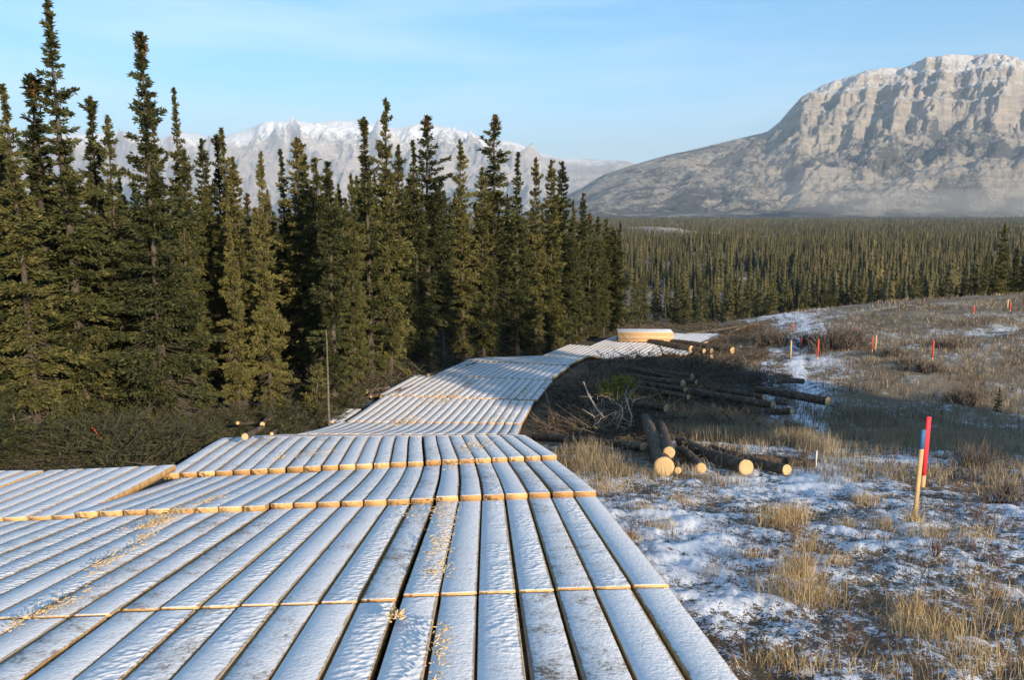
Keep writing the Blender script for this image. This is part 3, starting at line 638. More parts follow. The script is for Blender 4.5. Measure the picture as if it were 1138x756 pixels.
var('broad', 21, 15, 1.75, .03, .95, dead=.1, n_sp=20000)
var('young', 20, 3.0, .75, .02, .9, dead=.02, n_sp=3200, brown=0, sp_size=.7, dens=1.6)
for k in range(3): var(f'lo{k}', 30+k, 10, [1.5, 1.25, 1.8][k], .04, [.8, .7, .9][k], n_sp=2600, sp_size=1.9, dens=.6, dead=.05, brown=0)
def place(kind, x, y, h, label, group, cat='spruce', name='spruce', wscale=1.0, rz=None, tw=True, sink=.06):
    v = S[kind]; s = h/v['h']
    e = empty(name, (x, y, float(H(x, y))-sink), label, cat, group, rz=random.uniform(0, 6.28) if rz is None else rz)
    e.scale = (s*wscale, s*wscale, s)
    obj('crown', v['crown'], e); obj('trunk', v['full'] if tw else v['trunk'], e)
    return e
# trees one can tell apart: (pixel x of the top, pixel y of the top, distance, kind, width factor, label)
hero = [(6, 92, 25, 'slimtop', 1.1, 'spruce with a reddish brown tip at the far left edge of the wood'),
 (32, 80, 27, 'spindly', 1.5, 'thin topped spruce between the red tipped one and the tallest spire'),
 (57, -3, 26.5, 'needle', 1.15, 'tallest spruce of all, a long bare-looking spire that touches the top of the photo'),
 (99, 106, 31, 'spindly', 1.2, 'slim spruce with a wispy tip just right of the tallest spire'),
 (117, 127, 29, 'full', .85, 'pointed green spruce in front of the snowy range, left of the shaggy topped one'),
 (155, 34, 27.5, 'big', 1.0, 'big sunlit spruce with a shaggy brown club top and bare lower trunk'),
 (169, 114, 36, 'spindly', 1.1, 'thin spruce close behind the right shoulder of the club topped one'),
 (190, 96, 34, 'needle', .85, 'thin spire spruce to the right of the big club topped one'),
 (205, 165, 33, 'narrow', 1.1, 'shorter narrow spruce just right of the thin spire'),
 (224, 153, 37, 'narrow', 1.0, 'narrow spruce between the thin spire and the twin tops'),
 (240, 148, 39, 'spindly', 1.0, 'left one of the close twin topped spruces'),
 (248, 141, 38, 'slimtop', 1.0, 'right one of the close twin topped spruces'),
 (258, 173, 33, 'narrow', 1.1, 'sunlit narrow spruce just right of the twin tops'),
 (288, 167, 32, 'full', .72, 'bushy spruce with a rounded tip below the snowy peak'),
 (312, 165, 38, 'slimtop', 1.0, 'spruce left of the forked pair below the snowy summit'),
 (328, 151, 37, 'ragged', 1.1, 'taller one of the forked looking pair below the snowy summit'),
 (335, 158, 38, 'narrow', 1.0, 'shorter one of the forked looking pair below the snowy summit'),
 (348, 174, 36, 'narrowb', 1.0, 'dark spruce with bent tip right of the forked looking pair'),
 (363, 178, 33, 'narrow', 1.15, 'smooth columnar spruce above the dead pole'),
 (388, 192, 34, 'dense', .75, 'spruce left of the tall ones at the middle of the wood'),
 (405, 129, 39, 'spindly', 1.2, 'slim spruce with a flat little top just left of the tall pointed one'),
 (427, 108, 40, 'dense', .85, 'tall pointed spruce rising highest in the middle of the wood'),
 (443, 160, 43, 'narrow', 1.0, 'spruce tucked to the right of the tall pointed one'),
 (460, 155, 43, 'slimtop', 1.0, 'left one of the tall pair with open tops in mid wood'),
 (473, 127, 44, 'ragged', 1.25, 'right and taller one of the tall pair with open tops'),
 (490, 195, 41, 'narrowb', 1.0, 'lower spruce right of the tall open topped pair'),
 (513, 154, 47, 'full', .85, 'broad cone shaped spruce between the open topped pair and the tall one'),
 (536, 185, 49, 'narrow', 1.1, 'lower spruce leaning on the left of the tall stepped one'),
 (549, 126, 51, 'ragged', 1.35, 'tall stepped spruce with lumpy top right of the broad cone shaped one'),
 (575, 168, 53, 'slimtop', 1.1, 'spruce with open top just right of the tall stepped one'),
 (596, 174, 55, 'full', .8, 'full dark spruce third right of the tall stepped one'),
 (613, 177, 58, 'narrow', 1.1, 'left one of two slim spruces near the road end of the wood'),
 (625, 179, 57, 'narrow', 1.2, 'right one of two slim spruces near the road end of the wood'),
 (637, 222, 59, 'dense', .7, 'short spruce right of the two slim ones'), (648, 214, 61, 'narrow', 1.0, 'thin reddish topped spruce near the end of the wood'),
 (656, 236, 62, 'ragged', 1.2, 'fifth spruce from the road end of the wood'), (665, 240, 64, 'narrow', 1.3, 'fourth spruce from the road end of the wood'),
 (673, 243, 64, 'narrowb', 1.2, 'third spruce from the road end of the wood'), (681, 252, 65, 'narrow', 1.3, 'second spruce from the road end of the wood'), (689, 247, 66, 'dense', .8, 'last spruce at the road end of the wood above the mat stack')]
G1 = 'spruces along the front of the wood'
treexy = []
for (px_, py_, d, k, ws, lab) in hero:
    x = (px_-569)/900*d; p = at_depth(px_, py_, d)
    while bool(road_mask(np.array(p[0]), np.array(p[1]), .9)): d += .7; p = at_depth(px_, py_, d)
    g = float(H(p[0], p[1])); hh = p[2]-g
    place(k, p[0], p[1], hh, lab, G1, wscale=ws*1.08); treexy.append((p[0], p[1]))
def edge_y(x):   # front line of the wood (distance for lateral x)
    return np.interp(x, [-40, -17, -13, -9, -4, 0, 5, 9], [20, 23, 27, 34, 46, 53, 60, 66])
fills = 0; tries = 0
while fills < 158 and tries < 9000:
    tries += 1
    q = random.random(); pxx = random.uniform(-60, 690); off = random.uniform(0, 1)**1.3*26
    # march along the pixel column to the edge line
    d = 20.0
    while d < 70 and edge_y((pxx-569)/900*d) > d: d += .5
    d += off+1.0; x = (pxx-569)/900*d
    if d > 96 or road_mask(np.array(x), np.array(d), 1.0): continue
    if pxx > 560 and off > 10 and pxx > 640: continue
    if any((x-a)**2+(d-b)**2 < (1.15 if off < 6 else 1.6)**2 for a, b in treexy): continue
    ty = np.interp(pxx, [-60, 0, 100, 200, 300, 420, 560, 640, 690], [120, 140, 185, 205, 215, 195, 215, 240, 262])+random.uniform(-6, 42)
    g = float(H(x, d)); hh = zpix(ty, d)-g
    hh = min(max(hh, 5), 17)
    k = random.choice(['narrow', 'narrowb', 'dense', 'full', 'slimtop', 'ragged', 'broad', 'narrow'])
    place(k, x, d, hh, 'spruce packed among others inside the dense wood', 'spruces inside the dense wood', wscale=random.uniform(.85, 1.25), tw=off < 12)
    treexy.append((x, d)); fills += 1
for (px_, ty, d) in [(545, 250, 56), (562, 262, 57), (578, 240, 58), (592, 262, 57), (604, 270, 58), (618, 262, 59), (630, 278, 60), (642, 270, 61), (531, 258, 55), (555, 290, 55), (585, 300, 56), (612, 305, 57), (660, 285, 63), (672, 282, 65), (520, 262, 54)]:
    p = at_depth(px_, ty, d)
    while bool(road_mask(np.array(p[0]), np.array(p[1]), .5)): d += .6; p = at_depth(px_, ty, d)
    place(random.choice(['narrow', 'dense', 'narrowb', 'full']), p[0], p[1], p[2]-float(H(p[0], p[1])), 'lower spruce filling the wood behind the crest of the road', 'spruces behind the road crest', wscale=1.15, tw=False)
# young trees and saplings in front
for (px_, py_, hpx, lab) in [(60, 505, 50, 'young bushy spruce behind the mats at the far left'), (88, 512, 40, 'young spruce left of the leaning red stake'), (122, 514, 34, 'yellowish young spruce below the leaning red stake'), (550, 405, 118, 'slim young spruce with pale stem before the tall stepped one'),
                      (286, 440, 90, 'dim young spruce in the dark gap of the wood'), (352, 470, 70, 'dim young spruce beside the dead pole'), (20, 515, 90, 'dim bushy spruce at the far left edge')]:
    p = at_ground(px_, py_); d = p[1]
    while bool(road_mask(np.array(p[0]), np.array(p[1]), .8)): p = p*np.array([1+.5/d, 1+.5/d, 1])
    d = p[1]; place('young' if hpx < 100 else 'narrow', p[0], p[1], hpx/900*d, lab, 'young spruces at the edge', wscale=.9 if hpx > 100 else 1.3)
p = at_ground(1108, 458); place('young', p[0], p[1], 30/900*p[1], 'tiny lone spruce standing in the open field at the right', 'lone sapling', name='spruce_sapling', wscale=.7)
# dark trees behind the crest on the right
for i, (px_, py_, d, k) in enumerate([(1117, 249, 92, 'full'), (1097, 281, 90, 'narrow'), (1131, 272, 94, 'narrow'), (1140, 279, 92, 'dense'), (1076, 300, 98, 'dense'), (1086, 296, 100, 'narrow'), (1063, 316, 100, 'narrow'), (1106, 300, 96, 'dense'), (1124, 297, 98, 'narrow'), (1150, 268, 95, 'full'), (1166, 262, 92, 'narrow'), (1185, 270, 94, 'dense'), (1048, 324, 104, 'full'), (1036, 330, 104, 'narrow')]):
    p = at_depth(px_, py_, d); hh = p[2]-float(H(p[0], p[1]))
    place(k, p[0], p[1], max(hh, 4), ['tall dark spruce that stands out above the crest at the right', 'second dark spruce left of the tall one above the right crest'][i] if i < 2 else 'dark spruce crowded behind the right crest', 'dark spruces behind the right crest', tw=False, wscale=1.15)
# unseen spruces added on the right slope, shading field and foot of wood
k = 0
while k < 20:
    c_ = random.uniform(20, 36); m_ = random.uniform(16, 30); x = c_*.83+.56*m_; y = c_*.56-.83*m_
    if x < 21 or x < .85*y+8: continue
    place(random.choice(['full', 'dense', 'narrow', 'broad']), x, y, random.uniform(11, 16), 'unseen shade-casting spruce on the side slope to the right of the viewer', 'unseen shade-casting spruces on the side slope', tw=False, wscale=1.3); k += 1
# dead pole and bare poles
def pole(px_, base_y, top_y, lab, r=.05):
    p = at_ground(px_, base_y); h = (base_y-top_y)/900*p[1]*1.0
    rng = np.random.default_rng(int(px_)); zs = np.linspace(-.1, h, 9); P = np.column_stack([np.cumsum(rng.normal(0, .012, 9)), np.cumsum(rng.normal(0, .012, 9)), zs])
    e = empty('dead_tree', tuple(p), lab, 'dead tree', 'bare dead poles')
    obj('trunk', mesh('trunk', *tube(P, r*(1-zs/h*.6), 7), M_DEAD, smooth=True), e)
    n = 26; hz = rng.uniform(.25, 1, n)*h; a = rng.uniform(0, 6.3, n); l = rng.uniform(.1, .45, n)*(1.2-hz/h)
    A = np.column_stack([np.interp(hz, zs, P[:, 0]), np.interp(hz, zs, P[:, 1]), hz]); B = A+np.stack([np.cos(a)*l, np.sin(a)*l, -.15*l], -1)
    obj('dead_branches', mesh('dead_branches', *sticks(A, B, .009, .003), M_DEAD), e)
pole(366, 486, 362, 'slender bare grey pole of a dead tree standing beside the mats', .055)

# ------------------------------------------------------------------ the wooded plain
def bank_free(x, y):
    ok = np.ones(len(x), bool)
    for (bx, by, ex, ey, wd, hh) in BANKS:
        g = seg_d(x, y, bx, by, ex, ey); ok &= g > wd*.85
        # keep low country open in front of the bank too
        bl = np.hypot((bx+ex)/2, (by+ey)/2); un = np.array([(bx+ex)/2/bl, (by+ey)/2/bl])
        for k in (1, 2):
            s_ = wd*.9*k; ok &= seg_d(x, y, bx-un[0]*s_, by-un[1]*s_, ex-un[0]*s_, ey-un[1]*s_) > wd*.8
    return ok
cand = []
while len(cand) < 150:
    d = random.uniform(118, 205); pxx = random.uniform(640, 1190); x = (pxx-569)/900*d
    if any((x-a)**2+(d-b)**2 < 3.0**2 for a, b in cand): continue
    if not bank_free(np.array([x]), np.array([d]))[0]: continue
    if pxx < 700 and d < 150: continue
    cand.append((x, d))
cand.sort(key=lambda q: q[1]); cand = cand[:88]
for (x, d) in cand:
    g = float(H(x, d)); cap = CAMZ-.080*d-g if x/d < .5 else 12
    hh = min(random.uniform(6.5, 11.5), max(cap, 4.5))
    place(random.choice(['lo0', 'lo1', 'lo2']), x, d, hh, 'golden lit spruce at the near edge of the valley forest', 'spruces at the near edge of the valley forest', tw=False, wscale=random.uniform(.75, 1.15))
def lod(x, y, h, nsk, k, rng, wf=.13):
    """ragged layered spires, all in one mesh"""
    n = len(x); z0 = H(x, y); tot = nsk*(k+1); V = np.zeros((n, nsk, k+1, 3))
    wid = h*wf*rng.uniform(.75, 1.3, n)
    for j in range(nsk):
        f0 = j/nsk; f1 = min(1, (j+1.9)/nsk) if j < nsk-1 else 1.0
        rad = wid*1.12*((1-f0)**.95*.95+.04)
        a0 = rng.uniform(0, 6.3, n)
        V[:, j, 0] = np.stack([x+rng.normal(0, .04, n)*h*.1, y, z0+h*f1], -1)
        for q in range(k):
            a = a0+q*2*np.pi/k; r = rad*rng.uniform(.6, 1.3, n)
            V[:, j, q+1] = np.stack([x+np.cos(a)*r, y+np.sin(a)*r, z0+h*(f0+rng.uniform(-.02, .035, n))], -1)
    base = (np.arange(n)[:, None, None, None]*tot+np.arange(nsk)[None, :, None, None]*(k+1))
    t = np.array([[0, 1+q, 1+(q+1) % k] for q in range(k)])[None, None]
    return V.reshape(-1, 3), (base+t).reshape(-1, 3)
def field(d0, d1, spacing, p0, p1, clump=.35):
    area = (p1-p0)/900*.5*(d1*d1-d0*d0); n = int(area/spacing**2)
    d = np.sqrt(RNG.uniform(d0*d0, d1*d1, n)); p = RNG.uniform(p0, p1, n); x = (p-569)/900*d
    gap = noise(x/48, d/85, 3)+.4*noise(x/15, d/22, 4); keep = (gap > -.30) & ((gap > -.16) | (RNG.uniform(0, 1, n) < .35)) & bank_free(x, d)
    return x[keep], d[keep]
pl = []
for (d0, d1, sp_, p0, p1, ns_, k_, wf) in [(128, 205, 3.2, 560, 1250, 15, 7, .115), (205, 340, 3.9, 630, 1200, 12, 6, .11), (340, 560, 4.7, 630, 1200, 8, 5, .11), (560, 950, 6.2, 600, 1200, 5, 5, .115), (950, 1700, 9.0, 500, 1200, 4, 4, .13), (1700, 3600, 15, 300, 1200, 3, 4, .22),
                              (180, 900, 10, -100, 630, 5, 5, .12), (900, 3600, 30, -100, 600, 3, 4, .25)]:
    x, y = field(d0, d1, sp_, p0, p1)
    if d0 == 128:
        keep = np.array([all((a-c)**2+(b-e)**2 > 1.5 for c, e in cand) for a, b in zip(x, y)]) & (y > 150-40*(x > 60)); x, y = x[keep], y[keep]
    h = RNG.uniform(3.8, 11.8, len(x))**1.0*(1+.40*noise(x/50, y/50, 8))*(1+.25*noise(x/14, y/14, 9)); h = h*(1+.25*ss(900, 2500, y))
    pl.append(lod(x, y, h, ns_, k_, RNG, wf))
V, F = cat_meshes(pl); print('plain forest tris', len(F))
tag(obj('valley_forest', mesh('valley_forest', V, F, M_FAR)), 'endless spruce forest filling the valley floor below the mountains', 'forest', kind='stuff')

# ------------------------------------------------------------------ logs
def log(a, b, r0, r1, label, group='cut logs lying beside the road', stubs=4, seed=0, face='both'):
    rng = np.random.default_rng(seed+5); a = np.array(a, float); b = np.array(b, float); n = 14
    t = np.linspace(0, 1, n); P = a+(b-a)*t[:, None]+np.stack([rng.normal(0, .012, n)]*3, -1)*0; P[:, 2] += .04*np.sin(t*3.1+seed)
    org = a.copy(); P = P-org
    e = empty('log', tuple(org), label, 'log', group)
    rad = (r0+(r1-r0)*t)*(1+.03*rng.normal(size=n)); k = 14
    V, F = tube(P, rad, k, jit=.03, rng=rng)
    D = (P[-1]-P[0])/np.linalg.norm(P[-1]-P[0]); bp = [(V, F)]
    if stubs:
        ti = rng.uniform(.1, .95, stubs*5); A = P[0]+(P[-1]-P[0])*ti[:, None]; r = rng.normal(0, 1, (len(ti), 3)); r -= (r@D)[:, None]*D; r /= np.linalg.norm(r, axis=1)[:, None]; r[:, 2] = np.abs(r[:, 2])
        bp.append(sticks(A, A+r*(r0+rng.uniform(.03, .16, len(ti)))[:, None], .014, .009))
    obj('bark', mesh('bark', *cat_meshes(bp), M_LOGBARK, smooth=True), e)
    for (c, ring, dd) in ((P[0], V[:k], -D), (P[-1], V[-k:], D)):
        vv = np.concatenate([[c+dd*.012], (ring-c)*.60+c+dd*.012, (ring-c)*.985+c+dd*.010, (ring-c)*1.01+c])
        ff = []
        for j in range(k):
            j2 = (j+1) % k
            for l in range(2): ff.append((1+l*k+j, 1+l*k+j2, 1+(l+1)*k+j2, 1+(l+1)*k+j))
        for j in range(0, k, 2): ff.append((0, 1+(j+2) % k, 1+(j+1) % k, 1+j))
        rr = max(r0, r1)
        th = np.arange(k)/k*2*np.pi; U = np.concatenate([[(0, 0)], np.stack([np.cos(th), np.sin(th)], -1)*.6, np.stack([np.cos(th), np.sin(th)], -1), np.stack([np.cos(th), np.sin(th)], -1)*1.02])
        obj('sawn_end', mesh('sawn_end', vv, ff, M_END, uv=U), e)
    return e
def end_at(px_, py_, dpx, lift=0.0, depth=None):
    if lift:
        g = at_ground(px_, py_+dpx/2, lift); d = g[1]*cp-(g[2]-CAMZ)*sp; return at_depth(px_, py_, d), dpx/2/900*d
    """centre of a log end seen dpx wide at a pixel, resting on the ground (or at a given depth)"""
    if depth: p = at_depth(px_, py_, depth); return p, dpx/2/900*depth
    g = at_ground(px_, py_+dpx/2); d = g[1]*cp-(g[2]-CAMZ)*sp; r = dpx/2/900*d
    return at_depth(px_, py_, d), r
def rest(x, y, r, up=0): return np.array([x, y, float(H(x, y))+r+up])
LOGS = [ # end pixel (x, y, width) ; far pixel (x, y, width) ; lifts ; label
 ((738, 519, 22), (716, 463, 11), 'thick log with the lowest big round orange sawn end, under the tuft of grass'),
 ((743.5, 505, 13), (735, 472, 9), 'log lying on top between two thick ones with a bright round end'),
 ((753, 525, 8), (745, 474, 7), 'dark thin bark covered log just right of the two bright log ends'),
 ((829, 520, 17.5), (757, 491, 12), 'long log pointing down right with a bright round sawn end near the snow'),
 ((874.5, 521, 12), (790, 500, 9), 'log reaching furthest right at the front with a small bright end'),
 ((907, 514, 10), (832, 511, 9), 'dark barked log lying level behind the furthest right front log end'),
 ((779, 520, 12), (757, 500, 9), 'short log with a dull brown end in the grass between the bright ends'),
 ((594, 487, 8), (715, 496, 9), 'long lone log lying level from the mat edge towards the log pile'),
 ((859, 452, 9), (765, 447, 8), 'long middle log with bright round end beside the tall tan grass'),
 ((880, 457.5, 8), (858, 457, 7.5), 'small log end just right of the long middle log'),
 ((838, 444.5, 6), (780, 443, 5), 'thin log behind the long middle log'),
 ((849, 440.5, 6), (800, 442, 5), 'topmost thin log behind the long middle log'),
 ((920, 446, 10), (848, 444, 9), 'dark log whose blunt end reaches into the snowy trail'),
 ((740, 454.5, 8), (700, 446, 7), 'single log with round end above the two crossed thick logs'),
 ((769, 420, 6.5), (700, 424, 6), 'top log of the small pile left of the field bushes'),
 ((759, 427, 8.5), (698, 428, 8), 'thickest log of the small pile left of the field bushes'),
 ((761.5, 432.5, 6), (695, 434, 6), 'lowest left log of the small pile left of the field bushes'),
 ((774, 424, 5), (706, 421, 5), 'dull ended log at the back of the small pile'),
 ((765, 441, 6), (700, 440, 6), 'dull log lying by itself below the small pile'),
 ((768, 388, 8), (724, 386, 7), 'log with the largest bright end in the far pile by the mat road end'),
 ((774, 385, 5), (735, 383, 5), 'small log resting on the far pile by the mat road end'),
 ((782.5, 391, 5.5), (726, 389, 5), 'middle log of the far pile by the mat road end'),
 ((791, 390.5, 6), (733, 388, 5), 'upper one of two stacked ends in the far pile'),
 ((791, 396.5, 5.5), (722, 392, 5), 'lower one of two stacked ends in the far pile'),
 ((814, 389, 8), (745, 387, 7), 'log at the right end of the far pile with a big bright end'),
 ((893, 424, 6), (862, 424, 6), 'short weathered log lying across the snowy field beyond the logs'),
 ((840, 359, 3.5), (770, 385, 3), 'long thin pole slanting up behind the far log pile'),
 ((842, 361, 3.5), (760, 371, 3), 'long thin pole lying nearly level behind the far log pile')]
for i, (p0, p1, lab) in enumerate(LOGS):
    up = .38 if 8 <= i <= 18 else .20 if i > 18 else .04
    a, r0 = end_at(*p0, up); b, r1 = end_at(*p1, up)
    if 8 <= i <= 24:
        d0 = a[1]; lat = abs(p0[0]-p1[0])/900*d0; d1 = d0+1.15*lat; bx = (p1[0]-569)/900*d1
        b = np.array([bx, d1, float(H(bx, d1))+r1+up*.6])
    if i == 1: a = at_depth(743.5, 505, 17.4); r0 = .13; b = at_depth(735, 470, 29)
    r0 = min(max(r0, .07), .24); r1 = min(max(r1, .06), r0)
    n = b-a; l = np.linalg.norm(n)
    if l > 16: b = a+n*16/l
    # settle on the ground without hovering
    log(a, b, r0, r1, lab, seed=i, stubs=0 if i > 24 else 4)
LL = [((264, 470, 5), (281, 470, 4)), ((291.5, 470.5, 6), (300, 462, 5)), ((298.5, 466, 4.5), (306, 464, 4)), ((323, 465, 4.5), (332, 462, 4)), ((302, 484, 3), (316, 465, 2.5)), ((407, 436, 6), (432, 430, 5)), ((412, 441, 4), (428, 436, 3)), ((423, 441, 4), (445, 433, 3)), ((428, 442, 3), (458, 430, 2.5)), ((438, 413, 5), (449, 413, 4)), ((476, 418, 5), (486, 415, 4)), ((447, 407, 4), (455, 404, 3)), ((452, 394, 4), (456, 390, 3)), ((518, 406, 3), (528, 404, 3)), ((272, 484, 9), (292, 477, 6))]
LT = ['thin barkless log end poking from brush right of the dark gap', 'round bright log end in the brush left of the dead pole', 'small round log end just above the brightest one in the left brush', 'log end in the brush nearest the dead pole', 'pale stick slanting up in the brush left of the dead pole', 'thick reddish log lying at the back of the brush beside the road', 'lowest thin log of the bundle beside the road', 'middle thin log of the bundle beside the road', 'longest thin log of the bundle beside the road', 'short bright log high in the roadside brush', 'bright log stub above the narrow mats', 'round log end up in the dark roadside brush', 'bright speck of a log end highest in the roadside brush', 'grey log nearest the road crest', 'split pale root stump with torn yellow wood in the brush']
for i, (p0, p1) in enumerate(LL):
    up = .48 if p0[0] < 380 else .22; a, r0 = end_at(*p0, up); b, r1 = end_at(*p1, up); n = b-a; l = np.linalg.norm(n)
    if l > 3.2: b = a+n*3.2/l
    log(a, b, max(r0*.85, .045), max(r1*.85, .035), LT[i], 'cut logs in the brush left of the road', stubs=0, seed=60+i)

# ------------------------------------------------------------------ torn treetop with pale broken branches (right of the road)
base = at_ground(690, 478); dep = base[1]*cp-(base[2]-CAMZ)*sp-1.0
e = empty('fallen_treetop', tuple(base), 'torn spruce top with a tuft of yellow green needles and white broken branches', 'fallen treetop')
def pl_tube(pts, r0, r1, off=0):
    P = np.array([at_depth(x, y, dep+off+.15*math.sin(i*1.7)) for i, (x, y) in enumerate(pts)])-base
    if len(P) < 3: P = np.array([P[0], (P[0]+P[1])/2, P[1]])
    P = P+RNG.normal(0, .03, P.shape); return tube(P, np.linspace(r0, r1, len(P))*.62, 6, jit=.25)
Tb = [pl_tube([(648, 424), (655, 440), (663, 454), (671, 464)], .035, .05), pl_tube([(655, 440), (660, 452), (660, 460)], .02, .012), pl_tube([(655, 478), (668, 465), (680, 459), (686, 458)], .02, .03),
      pl_tube([(686, 459), (678, 474), (672, 488), (668, 498)], .03, .02), pl_tube([(694, 441), (699, 452), (702, 464), (700, 474)], .07, .04), pl_tube([(689, 450), (693, 458), (690, 466)], .06, .05), pl_tube([(690, 464), (686, 474), (683, 488), (681, 503)], .07, .03),
      pl_tube([(670, 440), (682, 444), (691, 452)], .02, .03), pl_tube([(676, 462), (668, 470), (660, 480)], .016, .01), pl_tube([(650, 478), (657, 484), (659, 500)], .014, .01), pl_tube([(693, 440), (697, 430), (700, 425)], .03, .015), pl_tube([(700, 438), (706, 430), (709, 424)], .02, .01)]
k_ = 60; q0 = np.array([at_depth(RNG.uniform(655, 705), RNG.uniform(440, 482), dep+RNG.uniform(-.5, .5))-base for _ in range(k_)]); Tb.append(sticks(q0, q0+RNG.normal(0, .45, (k_, 3)), .012, .004))
V, F = cat_meshes(Tb); obj('broken_branch', mesh('broken_branch', V, F, simple('bleached_wood', [(.3, (.34, .28, .22)), (.7, (.62, .54, .45))], 5), smooth=True), e)
Pn = []
for (x, y, s, n) in [(680, 428, 6, 1100), (692, 424, 6, 1100), (672, 434, 5, 700), (700, 428, 4, 600), (685, 436, 7, 900), (703, 440, 3, 300)]:
    k = at_depth(x, y, dep+.3)-base; sc_ = s/900*dep; Pn.append(k+RNG.normal(0, 1, (int(n*.8), 3))*np.array([sc_*1.15, sc_*1.2, sc_*.5]))
Pn = np.concatenate(Pn); Pn = Pn[noise(Pn[:, 0]/.22, Pn[:, 2]/.16, 31) > .03]; D = RNG.normal(0, 1, (len(Pn), 3))+np.array([.6, 0, .2]); obj('needle_tuft', mesh('needle_tuft', *sprays(Pn, D, RNG.uniform(.08, .2, len(Pn)), RNG.uniform(.03, .06, len(Pn)), RNG), M_YELLOWBOUGH), e)
# pale torn root in brush behind the raised mats
base = at_ground(152, 508); dr = base[1]*cp-(base[2]-CAMZ)*sp; P = [at_depth(x, y, dr)-base for x, y in ((142, 512), (148, 510), (155, 511), (166, 514), (172, 517))]
e = empty('broken_root', tuple(base), 'pale broken root lying in brush behind the orange sided mat', 'broken root')
obj('root', mesh('root', *cat_meshes([tube(P, [.05, .09, .08, .05, .02], 7, jit=.15), tube([P[2], P[2]+np.array([.1, 0, -.12]), P[2]+np.array([.16, 0, -.3])], [.05, .035, .02], 6)]), M_PALEWOOD, smooth=True), e)

# ------------------------------------------------------------------ slash piles (nobody could count the twigs)
def slash(regs, name, label, mat_t, mat_n, nt_, nn_, big=1.0):
    A, B, Pn, Dn = [], [], [], []
    for (px0, py0, rx, ry_, hgt, wgt) in regs:
        c = at_ground(px0, py0); n = int(nt_*wgt); 
        x = c[0]+RNG.normal(0, rx, n); y = c[1]+RNG.normal(0, ry_, n); fall = np.exp(-((x-c[0])/rx)**2*.35-((y-c[1])/ry_)**2*.35)
        ok = ~road_mask(x, y, .35); x, y, fall = x[ok], y[ok], fall[ok]; n = len(x)
        z = H(x, y)+hgt*fall*RNG.uniform(0, 1, n); th = RNG.uniform(0, 6.3, n); l = RNG.exponential(.45, n)+.15; l = np.minimum(l, 1.8)*big; el = RNG.normal(0, .35, n)
        a = np.stack([x, y, z], -1); b = a+np.stack([np.cos(th)*l, np.sin(th)*l, np.abs(np.sin(el))*l], -1); ok = ~road_mask(b[:, 0], b[:, 1], .1); A.append(a[ok]); B.append(b[ok])
        nb = int(nn_*wgt/26); x = c[0]+RNG.normal(0, rx, nb); y = c[1]+RNG.normal(0, ry_, nb); ok = ~road_mask(x, y, .45); x, y = x[ok], y[ok]; nb = len(x)
        fall = np.exp(-((x-c[0])/rx)**2*.35-((y-c[1])/ry_)**2*.35); lump = noise(x/.9, y/.9, 12)
        z = H(x, y)+hgt*fall*RNG.uniform(.15, 1.25, nb)*np.clip(.75+1.1*lump, .2, 1.7); th = RNG.uniform(0, 6.3, nb); el = RNG.normal(.1, .45, nb); l = RNG.uniform(.35, 1.1, nb)*big
        u3 = np.stack([np.cos(th)*np.cos(el), np.sin(th)*np.cos(el), np.sin(el)], -1); a0 = np.stack([x, y, z], -1)
        ok = ~road_mask((a0+u3*l[:, None])[:, 0], (a0+u3*l[:, None])[:, 1], .15); a0, u3, l, th = a0[ok], u3[ok], l[ok], th[ok]; nb = len(l)
        A.append(a0); B.append(a0+u3*l[:, None])
        k = 26; ib = np.repeat(np.arange(nb), k); uu = np.tile(np.linspace(.1, 1, k), nb); sd = np.where(np.tile(np.arange(k), nb) % 2, 1, -1)*RNG.uniform(.02, .20, nb*k)*(1.15-uu)*big
        px_s = np.stack([-np.sin(th), np.cos(th), np.zeros(nb)], -1)
        P = a0[ib]+u3[ib]*(l[ib]*uu)[:, None]+px_s[ib]*sd[:, None]; P[:, 2] -= .12*uu*uu*big; Pn.append(P); Dn.append(u3[ib]+px_s[ib]*np.sign(sd)[:, None]*.8+RNG.normal(0, .25, (nb*k, 3)))
    A = np.concatenate(A); B = np.concatenate(B); rr = RNG.uniform(.004, .014, len(A))*big
    r = empty(name, (0, 0, 0)) if False else None
    V1, F1 = sticks(A, B, rr, rr*.4); P = np.concatenate(Pn); n = len(P)
    V2, F2 = sprays(P, np.concatenate(Dn), RNG.uniform(.07, .18, n)*big, RNG.uniform(.025, .05, n)*big, RNG)
    V, F = cat_meshes([(V1, F1), (V2, F2)]); idx = np.concatenate([np.zeros(len(F1)), np.ones(len(F2))])
    tag(obj(name, mesh(name, V, F, None, mats=[mat_t, mat_n], idx=idx)), label, 'brush', kind='stuff')
slash([(20, 500, 1.6, 1.2, 0.35, 1), (80, 498, 1.6, 1.2, 0.45, 1), (140, 500, 1.6, 1.2, 0.45, 1), (200, 503, 1.5, 1.3, 0.475, 1), (250, 497, 1.6, 1.5, 0.45, 1), (300, 480, 1.5, 1.6, 0.5, 1.1), (340, 475, 1.3, 1.5, 0.55, 1), (378, 462, 1.3, 1.6, 0.45, 0.9), (180, 480, 2.2, 2, 0.25, 0.8), (240, 516, 1, 0.8, 0.25, 0.5), (290, 500, 1.2, 0.8, 0.25, 0.5)],
      'cut_brush', 'dark tangle of cut spruce boughs between the mats and the wood', simple('dark_twigs', [(.3, (.035, .030, .020)), (.7, (.12, .095, .065))], 3), M_SLASH, 380, 13000)
